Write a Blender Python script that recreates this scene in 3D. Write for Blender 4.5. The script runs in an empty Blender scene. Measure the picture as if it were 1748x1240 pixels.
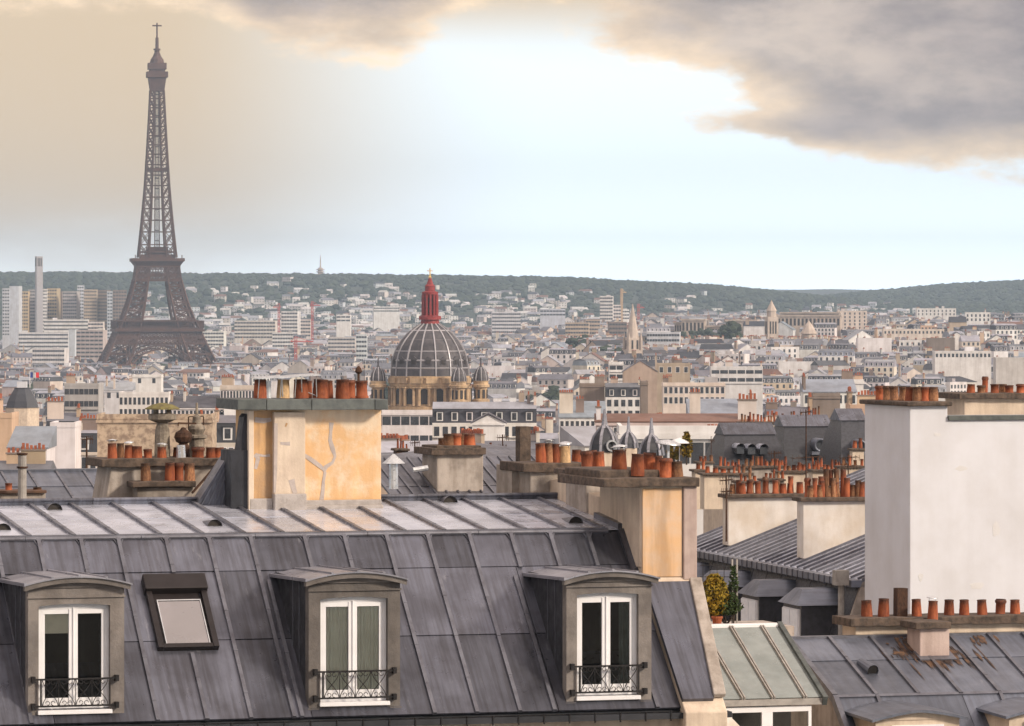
import bpy, math, random
from mathutils import Vector, Matrix
R = math.radians
sin, cos, tan, pi = math.sin, math.cos, math.tan, math.pi
rnd = random.Random(11)
SC = bpy.context.scene
COL = SC.collection
F = 8316.0; CX = 874.0; HY = 517.0; CAMZ = 80.0      # focal length and horizon in photo pixels, eye height

# ---------------------------------------------------------------- camera
cam_d = bpy.data.cameras.new('camera'); cam = bpy.data.objects.new('camera', cam_d); COL.objects.link(cam)
cam.location = (0, 0, CAMZ); cam.rotation_euler = (R(90), 0, 0)
cam_d.sensor_width = 36; cam_d.lens = 36 * F / 1748.0; cam_d.shift_y = -(620 - HY) / 1748.0
cam_d.clip_start = 1; cam_d.clip_end = 80000
SC.camera = cam

# ---------------------------------------------------------------- world: clear band low down, cloud deck above it
SUN_AZ = R(120); SUN_EL = R(27)          # azimuth clockwise from the view direction
W = bpy.data.worlds.new('World'); SC.world = W; W.use_nodes = True
nt = W.node_tree; nt.nodes.clear()
def N(t, **kw):
    n = nt.nodes.new(t)
    for k, v in kw.items(): setattr(n, k, v)
    return n
def L(a, b): nt.links.new(a, b)
def math_(op, a, b=None, c=None):
    n = N('ShaderNodeMath', operation=op)
    for i, v in enumerate((a, b, c)):
        if v is None: continue
        if isinstance(v, (int, float)): n.inputs[i].default_value = v
        else: L(v, n.inputs[i])
    return n.outputs[0]
def smooth(x, a, b, lo=0.0, hi=1.0):
    n = N('ShaderNodeMapRange', interpolation_type='SMOOTHSTEP'); L(x, n.inputs[0])
    for i, v in enumerate((a, b, lo, hi)): n.inputs[i + 1].default_value = v
    return n.outputs[0]
def mixc(f, a, b, mode='MIX'):
    n = N('ShaderNodeMix', data_type='RGBA', blend_type=mode)
    for s, v in ((n.inputs[0], f), (n.inputs[6], a), (n.inputs[7], b)):
        if isinstance(v, (int, float)): s.default_value = v
        elif isinstance(v, tuple): s.default_value = (*v, 1)
        else: L(v, s)
    return n.outputs[2]
tc = N('ShaderNodeTexCoord'); sp = N('ShaderNodeSeparateXYZ'); L(tc.outputs['Generated'], sp.inputs[0])
az = math_('ARCTAN2', sp.outputs[0], sp.outputs[1]); el = math_('ARCSINE', sp.outputs[2])
def wnoise(sx, sz, scale, detail, rough=0.55, off=0.0):
    m = N('ShaderNodeMapping'); m.inputs['Scale'].default_value = (sx, sx, sz); m.inputs['Location'].default_value = (off, off * .7, off * .3)
    L(tc.outputs['Generated'], m.inputs[0])
    n = N('ShaderNodeTexNoise'); n.inputs['Scale'].default_value = scale; n.inputs['Detail'].default_value = detail; n.inputs['Roughness'].default_value = rough
    L(m.outputs[0], n.inputs[0]); return n.outputs[0]
sky = N('ShaderNodeTexSky', sky_type='NISHITA'); sky.sun_disc = False
sky.sun_elevation = SUN_EL; sky.sun_rotation = SUN_AZ; sky.altitude = 100; sky.air_density = 1.0; sky.dust_density = 2.5; sky.ozone_density = 1.5
n1 = wnoise(1, 2.6, 17, 8, 0.62, 3.1); n2 = wnoise(1, 2.2, 60, 6, 0.6, 7.7); n3 = wnoise(1, 3.0, 9, 5, 0.6, 1.3)
edge = smooth(az, -0.004, 0.092, 0.0615, 0.0255)
edge = math_('SUBTRACT', edge, math_('MULTIPLY', math_('MULTIPLY', smooth(az, -0.066, -0.045), smooth(az, -0.006, -0.026)), 0.0105))      # a darker bank in the middle left
def puff(a0, e0, wa, we, amt):      # a loose scrap of cloud hanging below the deck
    qa = math_('POWER', math_('DIVIDE', math_('ABSOLUTE', math_('SUBTRACT', az, a0)), wa), 2.0); qe = math_('POWER', math_('DIVIDE', math_('ABSOLUTE', math_('SUBTRACT', el, e0)), we), 2.0)
    return math_('MULTIPLY', math_('EXPONENT', math_('MULTIPLY', math_('ADD', qa, qe), -1.0)), amt)
el_c = math_('ADD', el, math_('ADD', puff(0.037, 0.0362, 0.013, 0.0042, 0.0125), math_('ADD', puff(0.060, 0.0345, 0.014, 0.005, 0.0065), puff(0.028, 0.0520, 0.016, 0.006, 0.006))))
d = math_('ADD', math_('SUBTRACT', el_c, edge), math_('ADD', math_('MULTIPLY', math_('SUBTRACT', n1, 0.5), 0.030), math_('MULTIPLY', math_('SUBTRACT', n2, 0.5), 0.013)))
cm = smooth(d, -0.0012, 0.0052)
core = smooth(d, 0.001, 0.014)
deck = mixc(core, (8.2, 6.3, 4.3), mixc(smooth(n3, 0.35, 0.7), (2.7, 2.3, 2.25), (4.7, 3.95, 3.4)))
deck = mixc(1.0, deck, mixc(smooth(n2, 0.3, 0.7), (0.74, 0.74, 0.77), (1.20, 1.17, 1.12)), 'MULTIPLY')
lift = math_('ADD', 1.0, math_('MULTIPLY', math_('MAXIMUM', sp.outputs[2], 0.0), 2.0))      # overcast sky: zenith about three times the horizon
vs = N('ShaderNodeVectorMath', operation='SCALE'); L(deck, vs.inputs[0]); L(lift, vs.inputs['Scale'])
veil = math_('MULTIPLY', math_('MAXIMUM', smooth(az, 0.012, -0.075), smooth(el, 0.046, 0.066)), smooth(math_('ADD', el, math_('MULTIPLY', math_('SUBTRACT', n1, 0.5), 0.02)), -0.012, 0.026))
veil = math_('MULTIPLY', veil, 0.92)
sv = N('ShaderNodeVectorMath', operation='SCALE'); L(sky.outputs[0], sv.inputs[0]); sv.inputs['Scale'].default_value = 1.0
hb2 = N('ShaderNodeVectorMath', operation='SCALE'); L(mixc(0.75, sv.outputs[0], (11.0, 12.5, 13.6)), hb2.inputs[0]); L(smooth(el, 0.0, 0.03, 2.0, 1.0), hb2.inputs['Scale']); base = hb2.outputs[0]          # thin bright milky air in the clear band
base = mixc(veil, base, (6.0, 4.3, 2.45))
full = mixc(cm, base, vs.outputs[0])
bg = N('ShaderNodeBackground'); bg.inputs[1].default_value = 0.1; L(full, bg.inputs[0])
wo = N('ShaderNodeOutputWorld'); L(bg.outputs[0], wo.inputs[0])

# ---------------------------------------------------------------- soft low sun from the right, behind the camera
sl = bpy.data.lights.new('sun', 'SUN'); sl.energy = 2.9; sl.angle = R(9); sl.color = (1.0, 0.86, 0.70)
so = bpy.data.objects.new('sun', sl); COL.objects.link(so)
sd = Vector((sin(SUN_AZ) * cos(SUN_EL), cos(SUN_AZ) * cos(SUN_EL), sin(SUN_EL)))
so.rotation_euler = sd.to_track_quat('Z', 'Y').to_euler(); so.location = (60, -40, 140)
vsn = SC.view_settings; vsn.view_transform = 'Standard'; vsn.look = 'None'; vsn.gamma = 1; vsn.use_curve_mapping = False; vsn.exposure = 0.42
HAZE = 6.3e-5
SC.cycles.use_denoising = True
SC.cycles.max_bounces = 5; SC.cycles.diffuse_bounces = 3; SC.cycles.glossy_bounces = 3; SC.cycles.volume_bounces = 0; SC.cycles.transparent_max_bounces = 8

# ---------------------------------------------------------------- materials
MATS = {}
def mat(name, col, rough=0.75, metal=0.0, col2=None, nscale=2.0, namt=1.0, bump=0.15, bscale=30, rnd_=0.0, streak=0.0, sscale=(5, 5, .5), attr=False, spec=0.4, detail=6, lo=.35, hi=.7, wave=0.0, fleck=0.0, topsoot=0.0):
    m = bpy.data.materials.new(name); m.use_nodes = True; t = m.node_tree; b = t.nodes['Principled BSDF']
    def nn(ty, **k):
        n = t.nodes.new(ty)
        for a, v in k.items(): setattr(n, a, v)
        return n
    lk = t.links.new
    tcn = nn('ShaderNodeTexCoord'); obj_ = tcn.outputs['Object']
    def noise(scale, det=detail, ro=.6, mp=None):
        n = nn('ShaderNodeTexNoise'); n.inputs['Scale'].default_value = scale; n.inputs['Detail'].default_value = det; n.inputs['Roughness'].default_value = ro
        if mp:
            q = nn('ShaderNodeMapping'); q.inputs['Scale'].default_value = mp; lk(obj_, q.inputs[0]); lk(q.outputs[0], n.inputs[0])
        else: lk(obj_, n.inputs[0])
        return n.outputs[0]
    def rng(x, a, b2, c, e):
        n = nn('ShaderNodeMapRange', interpolation_type='SMOOTHSTEP'); lk(x, n.inputs[0])
        for i, v in enumerate((a, b2, c, e)): n.inputs[i + 1].default_value = v
        return n.outputs[0]
    def mx(f, a, b2, mode='MIX'):
        n = nn('ShaderNodeMix', data_type='RGBA', blend_type=mode)
        for s, v in ((n.inputs[0], f), (n.inputs[6], a), (n.inputs[7], b2)):
            if isinstance(v, (int, float)): s.default_value = v
            elif isinstance(v, tuple): s.default_value = (*v, 1)
            else: lk(v, s)
        return n.outputs[2]
    base_ = col
    if attr:
        a = nn('ShaderNodeAttribute'); a.attribute_name = 'Col'; base_ = a.outputs['Color']
    c2 = col2 or tuple(c * .72 for c in col)
    if attr: c = mx(rng(noise(nscale), lo, hi, 0, namt), base_, mx(1.0, base_, (.74, .72, .70), 'MULTIPLY'))
    else: c = mx(rng(noise(nscale), lo, hi, 0, namt), base_, c2)
    if streak: c = mx(1.0, c, mx(rng(noise(1.0, 5, .6, sscale), .35, .68, 0, streak), (1, 1, 1), (.42, .38, .34)), 'MULTIPLY')
    if topsoot:
        sz = nn('ShaderNodeSeparateXYZ'); lk(obj_, sz.inputs[0]); ad = nn('ShaderNodeMath', operation='MULTIPLY_ADD'); lk(noise(7), ad.inputs[0]); ad.inputs[1].default_value = .7; lk(sz.outputs[2], ad.inputs[2])
        c = mx(rng(ad.outputs[0], .95, 1.35, 0, topsoot), c, (.05, .035, .03))
    if fleck: c = mx(rng(noise(1.0, 7, .7, (7, 1.6, 1.6)), .60, .74, 0, fleck), c, (.34, .345, .375))
    if rnd_:
        oi = nn('ShaderNodeObjectInfo'); h = nn('ShaderNodeHueSaturation'); lk(c, h.inputs['Color'])
        lk(rng(oi.outputs['Random'], 0, 1, 1 - rnd_, 1 + rnd_), h.inputs['Value']); c = h.outputs[0]
    if isinstance(c, tuple): b.inputs['Base Color'].default_value = (*c, 1)
    else: lk(c, b.inputs['Base Color'])
    b.inputs['Metallic'].default_value = metal; b.inputs['Specular IOR Level'].default_value = spec
    lk(rng(noise(nscale * 2.3, 4), .3, .7, max(0, rough - .1), min(1, rough + .1)), b.inputs['Roughness'])
    if bump:
        bp = nn('ShaderNodeBump'); bp.inputs['Strength'].default_value = bump; bp.inputs['Distance'].default_value = .02; lk(noise(bscale, 5), bp.inputs['Height'])
        if wave:
            b2_ = nn('ShaderNodeBump'); b2_.inputs['Strength'].default_value = wave; b2_.inputs['Distance'].default_value = .05; lk(noise(2.2, 2), b2_.inputs['Height']); lk(bp.outputs[0], b2_.inputs['Normal']); lk(b2_.outputs[0], b.inputs['Normal'])
        else: lk(bp.outputs[0], b.inputs['Normal'])
    MATS[name] = m; return m
ZN = dict(bump=.06, bscale=14, rnd_=.24, wave=.2, spec=.5)
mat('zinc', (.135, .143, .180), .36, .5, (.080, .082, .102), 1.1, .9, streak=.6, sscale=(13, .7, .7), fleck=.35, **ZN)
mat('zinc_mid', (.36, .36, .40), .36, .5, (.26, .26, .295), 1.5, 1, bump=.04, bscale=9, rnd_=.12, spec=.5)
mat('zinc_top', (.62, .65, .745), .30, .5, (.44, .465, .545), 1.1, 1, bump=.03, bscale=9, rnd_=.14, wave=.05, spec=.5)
mat('zinc_dark', (.040, .042, .05), .55, .3, (.022, .024, .029), 2.0, 1, bump=.1, rnd_=.1)
mat('zinc_seam', (.165, .17, .20), .40, .5, (.11, .11, .13), 4, 1, bump=.1, rnd_=.1)
mat('zinc_blue', (.155, .172, .218), .42, .45, (.10, .112, .145), 1.2, .7, streak=.4, sscale=(11, .7, .7), fleck=.25, **ZN)
mat('lead', (.12, .135, .13), .6, .2, (.075, .085, .085), 5, 1, bump=.2, rnd_=.15)
mat('terracotta', (.40, .115, .045), .8, 0, (.25, .065, .03), 3, 1, bump=.2, rnd_=.32, streak=.45, topsoot=.75)
mat('terracotta_old', (.40, .20, .10), .85, 0, (.20, .09, .05), 6, 1, bump=.25, rnd_=.3, streak=.6, topsoot=.8)
mat('pot_buff', (.66, .45, .24), .85, 0, (.45, .30, .17), 5, 1, bump=.2, streak=.3)
mat('soot_hollow', (.02, .018, .017), .95, 0, None, 5, .5, bump=.1)  # near-black for pot insides and the vent tube's mouth
mat('ochre', (.72, .46, .24), .9, 0, (.76, .62, .46), 1.9, 1, bump=.35, bscale=22, lo=.40, hi=.66, streak=.25, sscale=(4, 4, .7))
mat('ochre_dark', (.60, .37, .18), .9, 0, (.46, .31, .19), 2.4, 1, bump=.35, bscale=22, streak=.5)
mat('peach', (.70, .45, .25), .9, 0, (.66, .50, .37), 1.9, 1, bump=.15, bscale=12, streak=.5, sscale=(4, 4, .5))
mat('plaster_pale', (.70, .59, .47), .9, 0, (.56, .46, .37), 1.8, 1, bump=.35, bscale=24, streak=.3)
mat('plaster_grey', (.46, .41, .37), .9, 0, (.30, .265, .235), 2.5, 1, bump=.4, bscale=20, streak=.5)
mat('plaster_pink', (.56, .45, .41), .9, 0, (.44, .34, .31), 2.0, 1, bump=.3, streak=.35)
mat('cement', (.42, .385, .365), .92, 0, (.32, .29, .27), 6, 1, bump=.5, bscale=26)
mat('patch', (.47, .41, .38), .92, 0, (.38, .33, .31), 6, 1, bump=.4, bscale=26)
mat('cap_stone', (.135, .10, .078), .95, 0, (.055, .044, .038), 7, 1, bump=.9, bscale=16, streak=.3)
mat('white_wall', (.68, .695, .75), .9, 0, (.61, .615, .65), .8, 1, bump=.1, bscale=40, streak=.09, sscale=(1.5, 1.5, .13))
mat('white_patch', (.66, .66, .68), .9, 0, (.61, .60, .60), 3, 1, bump=.2)
mat('white_wall_warm', (.74, .71, .68), .9, 0, (.60, .53, .45), 1.0, 1, bump=.2, streak=.25, sscale=(2, 2, .5))
mat('stone', (.205, .185, .172), .9, 0, (.13, .118, .112), 2.2, 1, bump=.5, bscale=18, streak=.3, sscale=(3, 3, .6), rnd_=.2)
mat('rubble', (.52, .41, .30), .9, 0, (.27, .20, .15), 1.1, 1, bump=0, detail=9, lo=.42, hi=.62)
mat('white_paint', (.80, .80, .82), .45, 0, (.74, .74, .76), 3, 1, bump=.03)
mat('iron', (.018, .016, .017), .5, .3, None, 8, 1, bump=.1)
mat('rust', (.085, .042, .025), .85, .2, (.035, .02, .015), 9, 1, bump=.4)
mat('rust_stain', (.15, .085, .05), .8, .1, (.045, .03, .025), 5, 1, bump=.1, lo=.4, hi=.6)
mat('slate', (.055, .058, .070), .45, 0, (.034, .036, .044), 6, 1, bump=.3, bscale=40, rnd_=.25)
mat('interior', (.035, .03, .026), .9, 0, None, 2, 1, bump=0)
mat('curtain', (.86, .84, .74), .9, 0, (.76, .74, .64), 3, 1, bump=.05)
mat('curtain_dark', (.11, .13, .12), .9, 0, None, 3, 1, bump=.05)
mat('blind', (.80, .74, .62), .9, 0, None, 3, .5, bump=.05)
mat('skylight_blind', (.27, .25, .265), .35, 0, (.23, .215, .225), 1.0, 1, bump=.02, spec=.6)
mat('brown_alu', (.026, .021, .022), .5, .3, None, 3, 1, bump=.05)
mat('tin', (.66, .68, .70), .35, .7, (.5, .52, .54), 5, 1, bump=.15)
mat('concrete_cowl', (.30, .26, .21), .95, 0, (.13, .11, .09), 6, 1, bump=.8, bscale=18)
mat('lichen', (.19, .17, .06), .95, 0, (.11, .09, .05), 8, 1, bump=.6)
mat('old_glass', (.25, .28, .275), .20, 0, (.185, .215, .21), 1.2, 1, bump=.05, spec=.6, streak=.2)
mat('timber', (.36, .34, .32), .8, 0, (.25, .235, .22), 5, 1, bump=.2)
mat('leaf', (.34, .22, .025), .7, 0, (.13, .12, .02), 3, 1, bump=0, spec=.2)
mat('leaf_green', (.045, .07, .022), .7, 0, (.025, .042, .015), 3, 1, bump=0, spec=.2)
mat('bark', (.06, .045, .035), .9, 0, None, 8, 1, bump=.3)
mat('shutter_white', (.80, .82, .86), .6, 0, (.70, .73, .78), 5, 1, bump=.05)
mat('city_wall', (.6, .55, .5), .9, 0, None, .16, .8, bump=0, attr=True, streak=.30, sscale=(.5, .5, .06))
mat('city_roof', (.2, .2, .22), .6, .15, None, .14, .9, bump=0, attr=True, streak=.3, sscale=(.7, .25, .25))
mat('city_window', (.055, .06, .07), .25, 0, (.03, .032, .038), .4, 1, bump=0, spec=.6)
mat('city_pot', (.42, .13, .06), .85, 0, (.25, .075, .04), 1.0, 1, bump=0)
mat('tower_iron', (.105, .050, .032), .7, .1, (.075, .038, .027), .15, 1, bump=0)
mat('dome_slate', (.105, .095, .10), .6, .1, (.06, .055, .062), .5, 1, bump=.3, bscale=3, streak=.4, sscale=(.6, .6, .12))
mat('dome_rib', (.42, .41, .44), .5, .3, (.38, .37, .38), .5, 1, bump=0)
mat('church_stone', (.62, .45, .27), .9, 0, (.40, .29, .19), .35, 1, bump=.2, bscale=4, streak=.5, sscale=(.9, .9, .15))
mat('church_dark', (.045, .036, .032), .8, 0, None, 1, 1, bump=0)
mat('lantern_red', (.31, .038, .034), .7, 0, (.20, .028, .026), .8, 1, bump=0, streak=.25, sscale=(2, 2, .4))
mat('gold', (.85, .58, .22), .35, .9, None, 2, .3, bump=0)
mat('spire_stone', (.58, .49, .42), .9, 0, (.44, .37, .32), .25, 1, bump=0, streak=.3, sscale=(.5, .5, .1))
mat('ground', (.07, .066, .062), .95, 0, (.045, .042, .04), .05, 1, bump=0)
mat('forest_ground', (.042, .055, .034), .95, 0, (.026, .036, .024), .01, 1, bump=0)
mat('forest', (.045, .060, .034), .9, 0, (.024, .035, .022), .03, 1, bump=0, attr=False)
mat('flag_blue', (.03, .06, .25), .8, bump=0); mat('flag_white', (.8, .8, .8), .8, bump=0); mat('flag_red', (.6, .03, .04), .8, bump=0)
mat('crane_red', (.55, .10, .08), .7, bump=0); mat('crane_yellow', (.55, .38, .22), .7, bump=0)
mat('roof_tile', (.22, .10, .07), .85, 0, (.14, .07, .055), .5, 1, bump=.2)
g = bpy.data.materials.new('glass'); g.use_nodes = True; t = g.node_tree; t.nodes.remove(t.nodes['Principled BSDF'])
tr = t.nodes.new('ShaderNodeBsdfTransparent'); tr.inputs[0].default_value = (.93, .95, .94, 1); gl = t.nodes.new('ShaderNodeBsdfGlossy'); gl.inputs['Roughness'].default_value = .03
fr = t.nodes.new('ShaderNodeFresnel'); fr.inputs[0].default_value = 1.5; ms = t.nodes.new('ShaderNodeMixShader')
t.links.new(fr.outputs[0], ms.inputs[0]); t.links.new(tr.outputs[0], ms.inputs[1]); t.links.new(gl.outputs[0], ms.inputs[2]); t.links.new(ms.outputs[0], t.nodes['Material Output'].inputs[0])
MATS['glass'] = g

# ---------------------------------------------------------------- helpers
def PX(px, D): return D * (px - CX) / F
def PZ(py, D): return CAMZ - D * (py - HY) / F
def lerp(tab, x):
    if x <= tab[0][0]: return tab[0][1]
    for (a, b), (c, e) in zip(tab, tab[1:]):
        if x <= c: return b + (e - b) * (x - a) / (c - a)
    return tab[-1][1]
def sstep(a, b, x):
    t_ = min(1, max(0, (x - a) / (b - a))); return t_ * t_ * (3 - 2 * t_)
def tag(o, label=None, cat=None, group=None, kind=None):
    if label: o['label'] = label
    if cat: o['category'] = cat
    if group: o['group'] = group
    if kind: o['kind'] = kind
    return o
def empty(name, loc, rz=0, label=None, cat=None, group=None):
    o = bpy.data.objects.new(name, None); COL.objects.link(o); o.location = loc; o.rotation_euler = (0, 0, rz); o.empty_display_size = .5
    return tag(o, label, cat, group)
def link(name, me, parent=None, loc=None, rz=None, sc=None):
    o = bpy.data.objects.new(name, me); COL.objects.link(o); o.parent = parent
    if loc is not None: o.location = loc
    if rz is not None: o.rotation_euler = (0, 0, rz)
    if sc is not None: o.scale = sc
    return o
class MB:
    def __init__(s, T=None): s.v = []; s.f = []; s.m = []; s.c = []; s.mi = 0; s.col = (1, 1, 1, 1); s.T = T; s.usecol = False
    def add(s, vs, fs):
        n = len(s.v)
        if s.T is not None: vs = [tuple(s.T @ Vector(p)) for p in vs]
        s.v.extend(vs)
        for q in fs: s.f.append([i + n for i in q])
        s.m.extend([s.mi] * len(fs)); s.c.extend([s.col] * len(fs)); return s
    def quad(s, a, b, c, e): return s.add([a, b, c, e], [(0, 1, 2, 3)])
    def tri(s, a, b, c): return s.add([a, b, c], [(0, 1, 2)])
    def box(s, x0, x1, y0, y1, z0, z1):
        return s.add([(x0, y0, z0), (x1, y0, z0), (x1, y1, z0), (x0, y1, z0), (x0, y0, z1), (x1, y0, z1), (x1, y1, z1), (x0, y1, z1)],
                     [(0, 1, 5, 4), (1, 2, 6, 5), (2, 3, 7, 6), (3, 0, 4, 7), (4, 5, 6, 7), (3, 2, 1, 0)])
    def hexa(s, p):   # 8 points: bottom ring then top ring
        return s.add(p, [(0, 1, 5, 4), (1, 2, 6, 5), (2, 3, 7, 6), (3, 0, 4, 7), (4, 5, 6, 7), (3, 2, 1, 0)])
    def bar(s, p0, p1, w, h=None):
        p0 = Vector(p0); p1 = Vector(p1); dd = p1 - p0
        if dd.length < 1e-6: return s
        h = h or w; u = dd.normalized(); r = Vector((0, 0, 1)) if abs(u.z) < .95 else Vector((0, 1, 0))
        a = u.cross(r).normalized() * w / 2; b = a.cross(u).normalized() * h / 2
        q = []
        for p in (p0, p1):
            for i, j in ((-1, -1), (1, -1), (1, 1), (-1, 1)): q.append(tuple(p + a * i + b * j))
        return s.add(q, [(0, 1, 5, 4), (1, 2, 6, 5), (2, 3, 7, 6), (3, 0, 4, 7), (4, 5, 6, 7), (3, 2, 1, 0)])
    def cyl(s, p0, p1, r0, r1=None, n=8, caps=True):
        p0 = Vector(p0); p1 = Vector(p1); r1 = r0 if r1 is None else r1; u = (p1 - p0).normalized()
        r = Vector((0, 0, 1)) if abs(u.z) < .95 else Vector((0, 1, 0)); a = u.cross(r).normalized(); b = u.cross(a)
        q = [tuple(p + (a * cos(2 * pi * i / n) + b * sin(2 * pi * i / n)) * rr) for p, rr in ((p0, r0), (p1, r1)) for i in range(n)]
        fs = [(i, (i + 1) % n, n + (i + 1) % n, n + i) for i in range(n)]
        if caps: fs += [tuple(range(n))[::-1], tuple(range(n, 2 * n))]
        return s.add(q, fs)
    def lathe(s, prof, n=16, cx=0, cy=0, ph=0.0, a0=0.0, a1=2 * pi):
        full_ = abs(a1 - a0 - 2 * pi) < 1e-6; k = n if full_ else n + 1
        q = [(cx + r * cos(a0 + ph + (a1 - a0) * i / n), cy + r * sin(a0 + ph + (a1 - a0) * i / n), z) for r, z in prof for i in range(k)]
        fs = []
        for j in range(len(prof) - 1):
            for i in range(n):
                i2 = (i + 1) % k
                fs.append((j * k + i, j * k + i2, (j + 1) * k + i2, (j + 1) * k + i))
        return s.add(q, fs)
    def prism(s, poly, ext):
        e = Vector(ext); n = len(poly); q = [tuple(p) for p in poly] + [tuple(Vector(p) + e) for p in poly]
        return s.add(q, [tuple(range(n))[::-1], tuple(range(n, 2 * n))] + [(i, (i + 1) % n, n + (i + 1) % n, n + i) for i in range(n)])
    def mesh(s, name, mats, smooth_=False):
        me = bpy.data.meshes.new(name); me.from_pydata(s.v, [], s.f)
        mats = [mats] if isinstance(mats, str) else mats
        for x in mats: me.materials.append(MATS[x])
        if len(mats) > 1: me.polygons.foreach_set('material_index', s.m)
        if s.usecol:
            a = me.attributes.new('Col', 'FLOAT_COLOR', 'FACE'); a.data.foreach_set('color', [x for c in s.c for x in c])
        if smooth_: me.polygons.foreach_set('use_smooth', [True] * len(me.polygons))
        me.update(); return me
    def build(s, name, mats, parent=None, label=None, cat=None, group=None, kind=None, smooth_=False, bevel=0):
        o = link(name, s.mesh(name, mats, smooth_), parent); tag(o, label, cat, group, kind)
        if bevel:
            b = o.modifiers.new('bevel', 'BEVEL'); b.width = bevel; b.segments = 2; b.limit_method = 'ANGLE'
        return o
class Fr:   # a building's own frame: x along the facade, y into the building, z up from its base
    def __init__(s, px, D, a_deg, zbase): s.a = R(a_deg); s.ox = PX(px, D); s.oy = D; s.zb = zbase; s.ca = cos(s.a); s.sa = sin(s.a)
    def x(s, px, y): k = (px - CX) / F; return (k * (s.oy + y * s.ca) - s.ox + y * s.sa) / (s.ca - k * s.sa)
    def dep(s, x, y): return s.oy + x * s.sa + y * s.ca
    def z(s, py, x, y): return CAMZ - (py - HY) / F * s.dep(x, y) - s.zb
    def p(s, px, py, y): x = s.x(px, y); return (x, y, s.z(py, x, y))
    def y(s, px, x): k = (px - CX) / F; return (s.ox + x * s.ca - k * (s.oy + x * s.sa)) / (s.sa + k * s.ca)
    def root(s, name, label, cat, group=None): return empty(name, (s.ox, s.oy, s.zb), s.a, label, cat, group)
GT = [(-400, 57), (120, 55), (300, 48), (600, 36), (900, 28), (1200, 18), (1600, 9), (2500, 2), (4000, 0), (60000, -2)]
GS = [(420, 0), (700, 6), (850, 14), (1000, 26), (1150, 34), (1300, 36), (2000, 34)]; GS2 = [(0, 6), (300, 12), (500, 16), (900, 8), (1200, 0), (1748, 2)]
def sstep(a, b, x):
    t_ = min(1, max(0, (x - a) / (b - a))); return t_ * t_ * (3 - 2 * t_)
def G(D, px=0.0): return lerp(GT, D) + lerp(GS, px) * sstep(1900, 3500, D) + lerp(GS2, px) * sstep(4000, 5200, D)
# ================================================================ ground, hills, woods
mb = MB()
Ds = [-400, -50, 60, 120, 200, 300, 450, 600, 750, 900, 1050, 1200, 1400, 1600, 2000, 2500, 3200, 4000, 5000, 7000, 12000, 30000, 60000]
us = [-.7, -.4, -.25] + [i * .015 - .18 for i in range(25)] + [.25, .4, .7]; Ds = Ds[:16] + [2700, 2900, 3100, 3300, 3500, 3800, 4100, 4400, 4700, 5000, 5300, 7000, 12000, 30000, 60000]; nu = len(us)
q = [(u * (D + 900), D, G(D, CX + F * u * (D + 900) / max(D, 50)) - .5) for D in Ds for u in us]
fs = [(j * nu + i, j * nu + i + 1, (j + 1) * nu + i + 1, (j + 1) * nu + i) for j in range(len(Ds) - 1) for i in range(nu - 1)]
mb.add(q, fs); mb.build('ground', 'ground', kind='structure')
RG1 = [(-3000, 468), (-1200, 470), (0, 471), (150, 471), (300, 473), (500, 474), (700, 475.5), (900, 478), (1000, 481), (1050, 485), (1120, 488), (1200, 491), (1300, 500), (1400, 511), (1500, 519), (2000, 522)]
RG3 = [(1150, 540), (1300, 520), (1450, 505), (1550, 496), (1600, 491), (1650, 488), (1748, 484), (2100, 480), (4000, 470)]
def hz(px, D):
    def ridge(tab, Dr, D0, p):
        zr = PZ(lerp(tab, px), Dr)
        f = sstep(D0, Dr, D) if D < Dr else 1 - .35 * sstep(Dr, Dr + 5000, D)
        return -4 + (zr + 4) * (f ** p)
    a = ridge(RG1, 9000, 5300, .95); b = ridge(RG3, 10500, 6500, 1.0)
    zr2 = PZ(493 + 1.5 * sin(px * .011) + 2 * sin(px * .0043 + 1), 16000); c = -4 + (zr2 + 4) * sstep(11000, 16000, D)
    return max(a, b, c, G(D, px) - 1.5)
HD = [5300 + 250 * i for i in range(25)] + [11600 + 600 * i for i in range(12)]
HP = [-2600 + 60 * i for i in range(116)]
jit = random.Random(5)
q = []
for D in HD:
    for p in HP:
        z = hz(p, D) + (jit.uniform(-2.5, 2.5) if D > 5600 else -3)
        q.append((PX(p, D), D, z))
n = len(HP); mb = MB(); mb.add(q, [(j * n + i, j * n + i + 1, (j + 1) * n + i + 1, (j + 1) * n + i) for j in range(len(HD) - 1) for i in range(n - 1)])
mb.build('hills', 'forest_ground', kind='structure', smooth_=True)
# crowns
PH = (1 + 5 ** .5) / 2
ICO_V = [Vector(v).normalized() for v in ((-1, PH, 0), (1, PH, 0), (-1, -PH, 0), (1, -PH, 0), (0, -1, PH), (0, 1, PH), (0, -1, -PH), (0, 1, -PH), (PH, 0, -1), (PH, 0, 1), (-PH, 0, -1), (-PH, 0, 1))]
ICO_F = [(0, 11, 5), (0, 5, 1), (0, 1, 7), (0, 7, 10), (0, 10, 11), (1, 5, 9), (5, 11, 4), (11, 10, 2), (10, 7, 6), (7, 1, 8), (3, 9, 4), (3, 4, 2), (3, 2, 6), (3, 6, 8), (3, 8, 9), (4, 9, 5), (2, 4, 11), (6, 2, 10), (8, 6, 7), (9, 8, 1)]
def blob(mb, x, y, z, rx, rz, r_):
    mb.add([(x + v.x * rx * r_.uniform(.7, 1.2), y + v.y * rx * r_.uniform(.7, 1.2), z + v.z * rz * r_.uniform(.75, 1.2)) for v in ICO_V], ICO_F)
r_ = random.Random(21); mb = MB()
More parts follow.
